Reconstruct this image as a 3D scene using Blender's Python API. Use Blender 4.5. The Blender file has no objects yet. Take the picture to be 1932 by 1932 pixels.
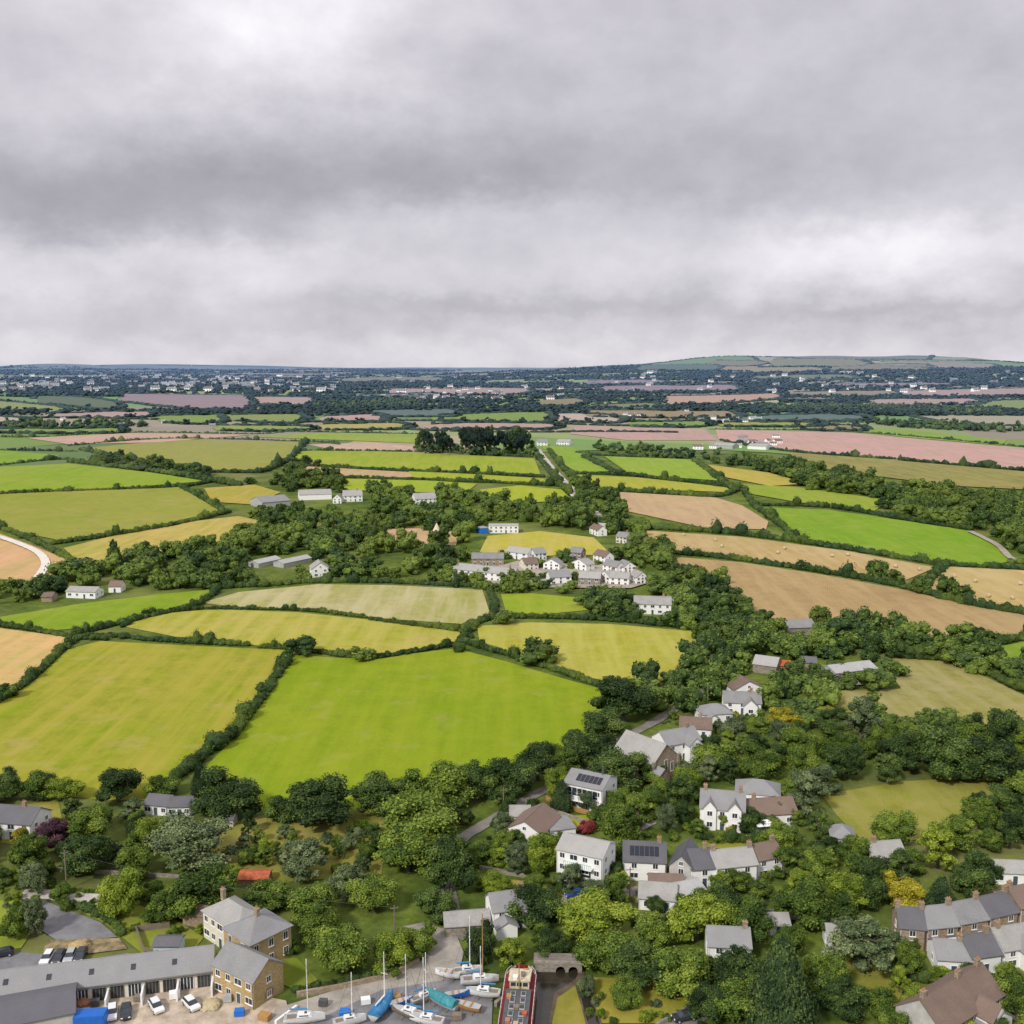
import bpy,bmesh,math,random,time
import numpy as np
from mathutils import Vector,Matrix
from mathutils.geometry import delaunay_2d_cdt
T0=time.time()
random.seed(7); rng=np.random.default_rng(7)
R=random.uniform; PI=math.pi
sc=bpy.context.scene; COL=sc.collection
CH=110.0; FP=1932.0; YH=692.0
PT=math.atan((966-YH)/FP)
# ---------------------------------------------------------------- terrain
def h(x,y):
    d=math.hypot(x,y)
    if d<500: return 0.0
    z=85*(1-math.exp(-(d-500)/5500.0))
    k=min(1,max(0,(d-700)/1500.0))
    z+=k*(4*math.sin(x/310+1)*math.cos(y/420)+5*math.sin(x/900+2+y/1300))
    s=1350 if x<1700 else 2050
    g=math.exp(-((x-1700)/s)**2-((y-5900)/1250)**2)
    z+=112*g+7*g*math.sin(x/170+.6)+5*g*math.sin(x/95+y/400)
    z+=26*math.exp(-((x-2900)/900)**2-((y-4300)/500)**2)
    z+=75*math.exp(-((x+4900)/650)**2-((y-11000)/900)**2)
    z+=62*math.exp(-((x+5200)/2600)**2-((y-15500)/1500)**2)
    return z
def un(px,py):
    a=(px-966)/FP; b=(966-py)/FP
    c,s=math.cos(PT),math.sin(PT)
    dx,dy,dz=a,c+b*s,-s+b*c
    t=60.0; pt=t
    while t<30000:
        if CH+t*dz-h(t*dx,t*dy)<0: break
        pt=t; t*=1.03
    lo,hi=pt,t
    for _ in range(18):
        m=(lo+hi)/2
        if CH+m*dz-h(m*dx,m*dy)<0: hi=m
        else: lo=m
    return (lo*dx,lo*dy)
def proj(x,y,z):
    c,s=math.cos(PT),math.sin(PT); z-=CH
    zc=y*c-z*s; yc=y*s+z*c
    return (966+FP*x/zc,966-FP*yc/zc)
def mpp(px,py):
    x,y=un(px,py); return (y*math.cos(PT)+(CH-h(x,y))*math.sin(PT))/FP
def off(layer,d): return layer*(0.02+max(0,d-280)*0.0002)
def W3(px,py,l=0):
    x,y=un(px,py); return Vector((x,y,h(x,y)+off(l,math.hypot(x,y))))
def inpoly(x,y,P):
    r=False; n=len(P); j=n-1
    for i in range(n):
        xi,yi=P[i]; xj,yj=P[j]
        if (yi>y)!=(yj>y) and x<(xj-xi)*(y-yi)/(yj-yi)+xi: r=not r
        j=i
    return r
# ---------------------------------------------------------------- materials
def lin(c): return tuple((v/255/12.92 if v/255<=.04045 else ((v/255+.055)/1.055)**2.4) for v in c)
def N(nt,t,**k):
    n=nt.nodes.new(t)
    for a,b in k.items(): setattr(n,a,b)
    return n
def L(nt,a,b): nt.links.new(a,b)
def math_(nt,op,a,b=None,cl=False):
    n=N(nt,'ShaderNodeMath',operation=op,use_clamp=cl)
    for i,v in enumerate((a,b)):
        if v is None: continue
        if isinstance(v,(int,float)): n.inputs[i].default_value=v
        else: L(nt,v,n.inputs[i])
    return n.outputs[0]
def mix(nt,f,a,b,mode='MIX'):
    n=N(nt,'ShaderNodeMix',data_type='RGBA',blend_type=mode)
    for i,v in ((0,f),(6,a),(7,b)):
        if isinstance(v,(int,float)): n.inputs[i].default_value=v
        elif isinstance(v,tuple): n.inputs[i].default_value=(*v[:3],1)
        else: L(nt,v,n.inputs[i])
    return n.outputs[2]
def noise_(nt,vec,scale,detail=3,rough=.55):
    n=N(nt,'ShaderNodeTexNoise'); n.inputs['Scale'].default_value=scale; n.inputs['Detail'].default_value=detail; n.inputs['Roughness'].default_value=rough
    L(nt,vec,n.inputs['Vector']); return n.outputs[0]
def rng_(nt,v,a,b,c=0,d=1):
    n=N(nt,'ShaderNodeMapRange'); L(nt,v,n.inputs[0])
    for i,q in enumerate((a,b,c,d)): n.inputs[i+1].default_value=q
    return n.outputs[0]
def painted_haze(nt,col,pos):  # aerial haze painted into the base colour, bluer with distance from the origin
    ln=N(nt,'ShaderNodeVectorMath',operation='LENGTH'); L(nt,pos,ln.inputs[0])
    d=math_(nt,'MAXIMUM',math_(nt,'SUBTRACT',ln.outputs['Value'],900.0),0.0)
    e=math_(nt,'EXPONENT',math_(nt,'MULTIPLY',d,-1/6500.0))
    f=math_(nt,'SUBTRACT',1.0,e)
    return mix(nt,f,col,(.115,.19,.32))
MATS={}
def base(name,rough=.85,spec=.2):
    m=bpy.data.materials.new(name); m.use_nodes=True; nt=m.node_tree
    b=nt.nodes['Principled BSDF']; b.inputs['Roughness'].default_value=rough; b.inputs['Specular IOR Level'].default_value=spec
    g=N(nt,'ShaderNodeNewGeometry')
    MATS[name]=m
    return m,nt,b,g.outputs['Position']
def plain(name,col,var=.15,scale=1.5,rough=.8,spec=.25,hz=False,metal=0):
    m,nt,b,pos=base(name,rough,spec)
    tc=N(nt,'ShaderNodeTexCoord').outputs['Object']
    n1=noise_(nt,tc,scale,4,.65)
    c=mix(nt,rng_(nt,n1,.3,.7),tuple(v*(1-var) for v in col),tuple(min(1,v*(1+var)) for v in col))
    n2=noise_(nt,tc,scale*.2,2)
    c=mix(nt,rng_(nt,n2,.45,.75,0,var*1.5),c,tuple(v*.55 for v in col))
    if hz: c=painted_haze(nt,c,pos)
    L(nt,c,b.inputs['Base Color']); b.inputs['Metallic'].default_value=metal
    return m
def stone(name,c1,c2,scale=2.2):
    m,nt,b,pos=base(name,.9,.15)
    tc=N(nt,'ShaderNodeTexCoord').outputs['Object']
    mp=N(nt,'ShaderNodeMapping'); L(nt,tc,mp.inputs[0]); mp.inputs['Scale'].default_value=(1,1,2)
    v=N(nt,'ShaderNodeTexVoronoi'); L(nt,mp.outputs[0],v.inputs['Vector']); v.inputs['Scale'].default_value=scale
    s=N(nt,'ShaderNodeSeparateColor'); L(nt,v.outputs['Color'],s.inputs[0])
    c=mix(nt,s.outputs[0],c1,c2)
    v2=N(nt,'ShaderNodeTexVoronoi',feature='DISTANCE_TO_EDGE'); L(nt,mp.outputs[0],v2.inputs['Vector']); v2.inputs['Scale'].default_value=scale
    c=mix(nt,rng_(nt,v2.outputs['Distance'],0,.08,.45,0),c,tuple(v*.6 for v in c1))
    n2=noise_(nt,tc,.3,4); c=mix(nt,rng_(nt,n2,.45,.75,0,.4),c,tuple(v*.6 for v in c1))
    L(nt,c,b.inputs['Base Color']); return m
def roofm(name,col,var=.2,lich=(.4,.38,.25),la=.35,row=3.2,rough=.75):
    m,nt,b,pos=base(name,rough,.3)
    tc=N(nt,'ShaderNodeTexCoord').outputs['Object']
    s=N(nt,'ShaderNodeSeparateXYZ'); L(nt,tc,s.inputs[0])
    cb=N(nt,'ShaderNodeCombineXYZ'); L(nt,math_(nt,'ADD',s.outputs[0],s.outputs[1]),cb.inputs[0]); L(nt,math_(nt,'MULTIPLY',s.outputs[2],1.8),cb.inputs[1])
    br=N(nt,'ShaderNodeTexBrick'); L(nt,cb.outputs[0],br.inputs['Vector']); br.inputs['Scale'].default_value=row
    br.inputs['Color1'].default_value=(*[v*(1-var) for v in col],1); br.inputs['Color2'].default_value=(*[v*(1+var) for v in col],1)
    br.inputs['Mortar'].default_value=(*[v*.5 for v in col],1); br.inputs['Mortar Size'].default_value=.012
    n1=noise_(nt,tc,.7,5,.7)
    c=mix(nt,rng_(nt,n1,.46,.7,0,la),br.outputs[0],lich)
    n2=noise_(nt,tc,.35,4,.7); c=mix(nt,rng_(nt,n2,.4,.66,0,.6),c,tuple(v*.6 for v in col))
    oi=N(nt,'ShaderNodeObjectInfo').outputs['Random']
    c=mix(nt,rng_(nt,oi,0,1,0,.4),c,tuple(v*1.25 for v in col))
    L(nt,painted_haze(nt,c,pos),b.inputs['Base Color']); return m
def foliage(name,dk,md,lt,glob=False):
    m,nt,b,pos=base(name,.75,.15)
    a=N(nt,'ShaderNodeAttribute',attribute_name='tint')
    oi=N(nt,'ShaderNodeObjectInfo')
    t=a.outputs['Fac']
    n1=noise_(nt,pos,.35,3,.6)
    t=math_(nt,'ADD',t,rng_(nt,n1,.3,.7,-.22,.22))
    t=math_(nt,'ADD',t,rng_(nt,oi.outputs['Random'],0,1,-.16,.2),True)
    cr=N(nt,'ShaderNodeValToRGB'); L(nt,t,cr.inputs[0])
    e=cr.color_ramp.elements; e[0].color=(*dk,1); e[1].color=(*lt,1); x=e.new(.5); x.color=(*md,1)
    c=cr.outputs[0]
    if glob:
        n2=noise_(nt,pos,.022,2,.6); c=mix(nt,rng_(nt,n2,.48,.66,0,.5),c,(.15,.195,.03))
        n3=noise_(nt,pos,.06,2,.6); c=mix(nt,rng_(nt,n3,.5,.64,0,.5),c,(.032,.068,.034))
    c=painted_haze(nt,c,pos)
    L(nt,c,b.inputs['Base Color'])
    return m
foliage('leaf_dark',(.012,.025,.009),(.045,.082,.02),(.15,.21,.045))
foliage('leaf_mid',(.018,.038,.009),(.085,.138,.02),(.24,.31,.045))
foliage('leaf_light',(.03,.06,.008),(.155,.22,.022),(.34,.4,.05))
foliage('leaf_grey',(.035,.055,.024),(.1,.14,.06),(.24,.285,.13))
foliage('leaf_gold',(.08,.08,.008),(.34,.3,.025),(.56,.49,.05))
foliage('leaf_purple',(.015,.008,.014),(.055,.024,.038),(.13,.06,.075))
foliage('leaf_red',(.05,.008,.012),(.2,.03,.04),(.38,.09,.08))
foliage('leaf_conifer',(.009,.02,.009),(.032,.062,.022),(.1,.145,.04))
foliage('leaf_pine',(.005,.012,.007),(.016,.034,.024),(.04,.066,.04))
foliage('leaf_hedge',(.011,.025,.007),(.042,.078,.018),(.13,.185,.036),True)
foliage('leaf_wood',(.012,.026,.009),(.045,.085,.02),(.16,.225,.042),True)
foliage('leaf_far',(.008,.02,.01),(.028,.054,.024),(.06,.095,.035))
plain('bark',(.12,.1,.08),.3,4)
plain('white_wall',(.84,.84,.83),.03,.8,hz=True)
plain('cream_wall',(.7,.66,.55),.08,.8)
plain('grey_wall',(.46,.45,.43),.15,.8)
plain('blue_wall',(.5,.6,.68),.05,.8)
plain('white_paint',(.84,.84,.84),.02,1,.4,.5)
plain('window_glass',(.035,.045,.055),.4,.5,.12,.6)
plain('door_paint',(.06,.09,.12),.1,2,.4,.4)
plain('pale_metal',(.42,.43,.42),.18,1,.5,.4,hz=True)
plain('dark_metal',(.09,.095,.1),.15,1,.45,.4)
plain('wood_warm',(.42,.24,.09),.2,3)
plain('wood_grey',(.22,.18,.14),.25,3)
plain('black_rubber',(.02,.02,.02),.1,3)
plain('red_paint',(.22,.022,.03),.5,.9,.65,.25)
plain('blue_paint',(.02,.16,.6),.1,1,.45,.4)
plain('blue_tarp',(.05,.22,.45),.3,1.2,.5,.3)
plain('teal_tarp',(.05,.26,.3),.3,1.2,.5,.3)
plain('cream_paint',(.56,.5,.36),.25,1,.5,.3)
plain('green_rail',(.12,.4,.3),.1,2)
plain('rust_roof',(.42,.11,.05),.35,1.2)
plain('orange_clay',(.42,.2,.12),.2,3)
plain('solar',(.012,.016,.03),.2,1,.15,.6)
plain('straw',(.5,.42,.26),.2,3,hz=True)
plain('canvas',(.6,.53,.42),.1,2,hz=True)
stone('stone_yellow',(.4,.29,.13),(.52,.41,.23))
stone('stone_grey',(.22,.19,.16),(.37,.33,.28),1.8)
stone('stone_brown',(.27,.2,.14),(.42,.34,.25),2)
roofm('slate',(.25,.25,.262)); roofm('slate_dark',(.125,.125,.14),.2,(.28,.26,.22),.25)
roofm('slate_pale',(.35,.345,.335),.18); roofm('tile_brown',(.19,.135,.11),.25,(.34,.28,.2),.3)
roofm('metal_roof',(.4,.405,.4),.08,(.35,.3,.25),.3,1.2,.5); roofm('metal_dark',(.12,.12,.135),.08,(.2,.2,.2),.15,1.2,.5)
def ground_mat():
    m,nt,b,pos=base('ground_grass',.95,.1)
    n1=noise_(nt,pos,.05,4,.65); n2=noise_(nt,pos,.5,5,.7); n3=noise_(nt,pos,.014,2)
    c=mix(nt,rng_(nt,n1,.35,.65),(.06,.1,.018),(.17,.22,.036))
    c=mix(nt,rng_(nt,n2,.4,.75,0,.75),c,(.03,.055,.012))
    c=mix(nt,rng_(nt,n3,.5,.66,0,.5),c,(.24,.22,.09))
    L(nt,painted_haze(nt,c,pos),b.inputs['Base Color']); return m
ground_mat()
ILL=1.27
def field_mat(col,stripe=.15,ang=0,mott=.35,c2=None,wl=5.0):
    key='field_soil_%d_%d_%d_%d'%(col[0],col[1],col[2],int(ang*10))
    if key in MATS: return MATS[key]
    m,nt,b,pos=base(key,.95,.08)
    def g_(q):
        if q[0]>q[1]*1.05: q=(q[0]*.96,q[1]*1.0,q[2]*1.22)
        else: q=(q[0]*1.06+.005,q[1]*.95,q[2]*.9+.006)
        return tuple(v/ILL for v in q)
    c=g_(lin(col))
    c2=g_(lin(c2)) if c2 else (c[0]*1.3+.03,c[1]*1.0+.01,c[2]*1.3+.025)
    n1=noise_(nt,pos,.018,4,.62); n2=noise_(nt,pos,.13,5,.72); n3=noise_(nt,pos,1.1,3,.75)
    o=mix(nt,rng_(nt,n1,.38,.66,0,min(1,.3+mott*1.4)),c,c2)
    o=mix(nt,rng_(nt,n2,.42,.72,0,.25+mott*.7),o,tuple(v*.62 for v in c))
    o=mix(nt,rng_(nt,n3,.38,.72,0,.4),o,tuple(v*.58 for v in c))
    mp=N(nt,'ShaderNodeMapping'); L(nt,pos,mp.inputs[0]); mp.inputs['Rotation'].default_value=(0,0,ang)
    w=N(nt,'ShaderNodeTexWave'); L(nt,mp.outputs[0],w.inputs['Vector']); w.inputs['Scale'].default_value=1.6/wl; w.inputs['Distortion'].default_value=2.5; w.inputs['Detail'].default_value=2; w.inputs['Detail Scale'].default_value=.25
    o=mix(nt,math_(nt,'MULTIPLY',w.outputs['Fac'],stripe),o,tuple(v*.72 for v in c))
    mp2=N(nt,'ShaderNodeMapping'); L(nt,pos,mp2.inputs[0]); mp2.inputs['Rotation'].default_value=(0,0,ang); mp2.inputs['Scale'].default_value=(.18,.012,1)
    n4=noise_(nt,mp2.outputs[0],1,3,.6)
    o=mix(nt,rng_(nt,n4,.4,.65,0,.18+mott*.8),o,c2)
    n5=noise_(nt,pos,.06,3,.7); o=mix(nt,rng_(nt,n5,.56,.72,0,.2+mott*.8),o,tuple(a*.5+b_*.5 for a,b_ in zip(c2,(.38,.29,.15))))
    L(nt,painted_haze(nt,o,pos),b.inputs['Base Color']); return m
def surf(name,col,var=.2,sc_=.25):
    m,nt,b,pos=base(name,.9,.2)
    n1=noise_(nt,pos,sc_,5,.65); n2=noise_(nt,pos,sc_*9,4,.7)
    c=mix(nt,rng_(nt,n1,.35,.65),tuple(v*(1-var) for v in col),tuple(v*(1+var) for v in col))
    c=mix(nt,rng_(nt,n2,.4,.8,0,.4),c,tuple(v*.6 for v in col))
    L(nt,painted_haze(nt,c,pos),b.inputs['Base Color']); return m
surf('asphalt',(.21,.21,.22)); surf('quay_concrete',(.36,.33,.29)); surf('yard_sand',(.48,.4,.31),.28,.4); surf('lane_grey',(.22,.2,.18))
surf('gravel_pale',(.5,.46,.42)); surf('track_white',(.7,.66,.6),.08); surf('mud',(.11,.085,.055),.4,.4); surf('soil_bank',(.25,.2,.11),.5,.5)
surf('terrace_pink',(.36,.32,.26))
m,nt,b,pos=base('creek_water',.12,.5); n=noise_(nt,pos,.6,5); L(nt,mix(nt,n,(.012,.014,.012),(.05,.04,.025)),b.inputs['Base Color'])
M=MATS
# ---------------------------------------------------------------- object helpers
TOP=[]
def tag(o,label,cat,group=None,kind=None):
    o['label']=label; o['category']=cat
    if group: o['group']=group
    if kind: o['kind']=kind
    TOP.append(o); return o
def empty(name,loc,rz=0,scale=None):
    o=bpy.data.objects.new(name,None); COL.objects.link(o); o.location=loc; o.rotation_euler=(0,0,rz)
    if scale: o.scale=scale
    o.empty_display_size=.5
    return o
def link(name,me,parent=None,loc=None,rz=0):
    o=bpy.data.objects.new(name,me); COL.objects.link(o)
    if parent: o.parent=parent
    if loc is not None: o.location=loc
    if rz: o.rotation_euler=(0,0,rz)
    return o
def bmo(name,bm,mats,parent=None,loc=None,rz=0,smooth=False):
    me=bpy.data.meshes.new(name); bm.normal_update(); bm.to_mesh(me); bm.free()
    for q in (mats if isinstance(mats,(list,tuple)) else [mats]): me.materials.append(M[q])
    if smooth: me.polygons.foreach_set('use_smooth',[True]*len(me.polygons))
    return link(name,me,parent,loc,rz)
def box(bm,x0,x1,y0,y1,z0,z1,mi=0):
    v=[bm.verts.new(p) for p in ((x0,y0,z0),(x1,y0,z0),(x1,y1,z0),(x0,y1,z0),(x0,y0,z1),(x1,y0,z1),(x1,y1,z1),(x0,y1,z1))]
    for f in ((3,2,1,0),(4,5,6,7),(0,1,5,4),(1,2,6,5),(2,3,7,6),(3,0,4,7)):
        bm.faces.new([v[i] for i in f]).material_index=mi
def prism(bm,prof,a,b,axis='x',mi=0):
    P=lambda t,p:(t,p[0],p[1]) if axis=='x' else (p[0],t,p[1])
    A=[bm.verts.new(P(a,p)) for p in prof]; B=[bm.verts.new(P(b,p)) for p in prof]; n=len(prof)
    fs=[bm.faces.new(A),bm.faces.new(B[::-1])]
    for i in range(n): fs.append(bm.faces.new((A[i],B[i],B[(i+1)%n],A[(i+1)%n])))
    for f in fs: f.material_index=mi
    bmesh.ops.recalc_face_normals(bm,faces=fs)
def tube(bm,pts,rad,n=6,mi=0):
    rings=[]
    for i,p in enumerate(pts):
        p=Vector(p); d=(Vector(pts[min(i+1,len(pts)-1)])-Vector(pts[max(i-1,0)])).normalized()
        u=d.orthogonal().normalized(); w=d.cross(u); r=rad[i] if isinstance(rad,(list,tuple)) else rad
        rings.append([bm.verts.new(p+r*(math.cos(2*PI*k/n)*u+math.sin(2*PI*k/n)*w)) for k in range(n)])
    for a,b_ in zip(rings,rings[1:]):
        k0=min(range(n),key=lambda k:(a[0].co-b_[k].co).length)
        for k in range(n): bm.faces.new((a[k],a[(k+1)%n],b_[(k+1+k0)%n],b_[(k+k0)%n])).material_index=mi
    bm.faces.new(rings[0][::-1]).material_index=mi; bm.faces.new(rings[-1]).material_index=mi
def npmesh(name,V,F,tint=None,mat='leaf_dark'):
    me=bpy.data.meshes.new(name); n=len(V); m_=len(F)
    me.vertices.add(n); me.vertices.foreach_set('co',np.asarray(V,np.float32).ravel())
    me.loops.add(m_*3); me.loops.foreach_set('vertex_index',np.asarray(F,np.int32).ravel())
    me.polygons.add(m_); me.polygons.foreach_set('loop_start',np.arange(0,m_*3,3,dtype=np.int32))
    me.update(calc_edges=True)
    if tint is not None:
        a=me.attributes.new('tint','FLOAT','POINT'); a.data.foreach_set('value',np.asarray(tint,np.float32))
    me.materials.append(M[mat]); me.validate(); return me
# ---------------------------------------------------------------- ground
def ground():
    rows=320; cols=240; V=[];F=[]
    ds=[25*(28000/25)**(i/(rows-1)) for i in range(rows)]
    for d in ds:
        for j in range(cols):
            a=math.radians(-75+150*j/(cols-1)); x,y=d*math.sin(a),d*math.cos(a)
            V.append((x,y,h(x,y)))
    for i in range(rows-1):
        for j in range(cols-1):
            a=i*cols+j; F.append((a,a+1,a+cols+1)); F.append((a,a+cols+1,a+cols))
    me=npmesh('ground',V,F,None,'ground_grass')
    me.polygons.foreach_set('use_smooth',[True]*len(F))
    o=link('ground',me); o['kind']='structure'
ground()
SC=[0]
def sheet(name,poly,mat,layer=4,wob=True):
    SC[0]+=1; layer+=SC[0]*.03
    P=[un(*p) for p in poly]
    cx=sum(p[0] for p in P)/len(P); cy=sum(p[1] for p in P)/len(P); d=math.hypot(cx,cy); step=max(2.5 if not wob else 5,d*.022)
    B=[]
    for i in range(len(P)):
        a=Vector(P[i]); b=Vector(P[(i+1)%len(P)]); n=max(1,int((b-a).length/step))
        for k in range(n): B.append(a.lerp(b,k/n))
    A=sum(B[i].x*B[(i+1)%len(B)].y-B[(i+1)%len(B)].x*B[i].y for i in range(len(B)))
    if A<0: B.reverse()
    nb=len(B); X0=min(p.x for p in B);X1=max(p.x for p in B);Y0=min(p.y for p in B);Y1=max(p.y for p in B)
    Bt=[(p.x,p.y) for p in B]; pts=list(B); st=step*1.6
    if d>450:
        yy=Y0+st/2
        while yy<Y1:
            xx=X0+st/2
            while xx<X1:
                if inpoly(xx,yy,Bt): pts.append(Vector((xx,yy)))
                xx+=st
            yy+=st
    r=delaunay_2d_cdt(pts,[],[list(range(nb))],1,1e-4)
    bm=bmesh.new(); vs=[bm.verts.new((v.x,v.y,h(v.x,v.y)+off(layer,math.hypot(v.x,v.y)))) for v in r[0]]
    for f in r[2]:
        try: fc=bm.faces.new([vs[i] for i in f])
        except ValueError: continue
    bmesh.ops.recalc_face_normals(bm,faces=bm.faces)
    if bm.faces and sum(f.normal.z for f in bm.faces)<0: bmesh.ops.reverse_faces(bm,faces=bm.faces)
    me=bpy.data.meshes.new(name); bm.to_mesh(me); bm.free(); me.materials.append(mat if not isinstance(mat,str) else M[mat])
    o=link(name,me); o['kind']='structure'; return o
def catm(P,n=6):
    Q=[];P=[Vector(p) for p in P]; m_=len(P)
    for i in range(m_-1):
        a=P[max(i-1,0)];b=P[i];c=P[i+1];d=P[min(i+2,m_-1)]
        for k in range(n):
            t=k/n; Q.append(.5*((2*b)+(c-a)*t+(2*a-5*b+4*c-d)*t*t+(3*b-a-3*c+d)*t**3))
    Q.append(P[-1])
    return Q
def ribbon(name,pts,w,mat,layer=8):
    SC[0]+=1; layer+=SC[0]*.03
    P=catm([un(*p) for p in pts],8); bm=bmesh.new(); pr=None
    for i,p in enumerate(P):
        t=(P[min(i+1,len(P)-1)]-P[max(i-1,0)]).normalized(); n=Vector((-t.y,t.x)); r=[]
        for s in (-.5,.5):
            q=p+n*w*s*R(.92,1.08); r.append(bm.verts.new((q.x,q.y,h(q.x,q.y)+off(layer,q.length))))
        if pr: bm.faces.new((pr[0],r[0],r[1],pr[1]))
        pr=r
    bmesh.ops.recalc_face_normals(bm,faces=bm.faces)
    if sum(f.normal.z for f in bm.faces)<0: bmesh.ops.reverse_faces(bm,faces=bm.faces)
    o=bmo(name,bm,mat); o['kind']='structure'; return o
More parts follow.
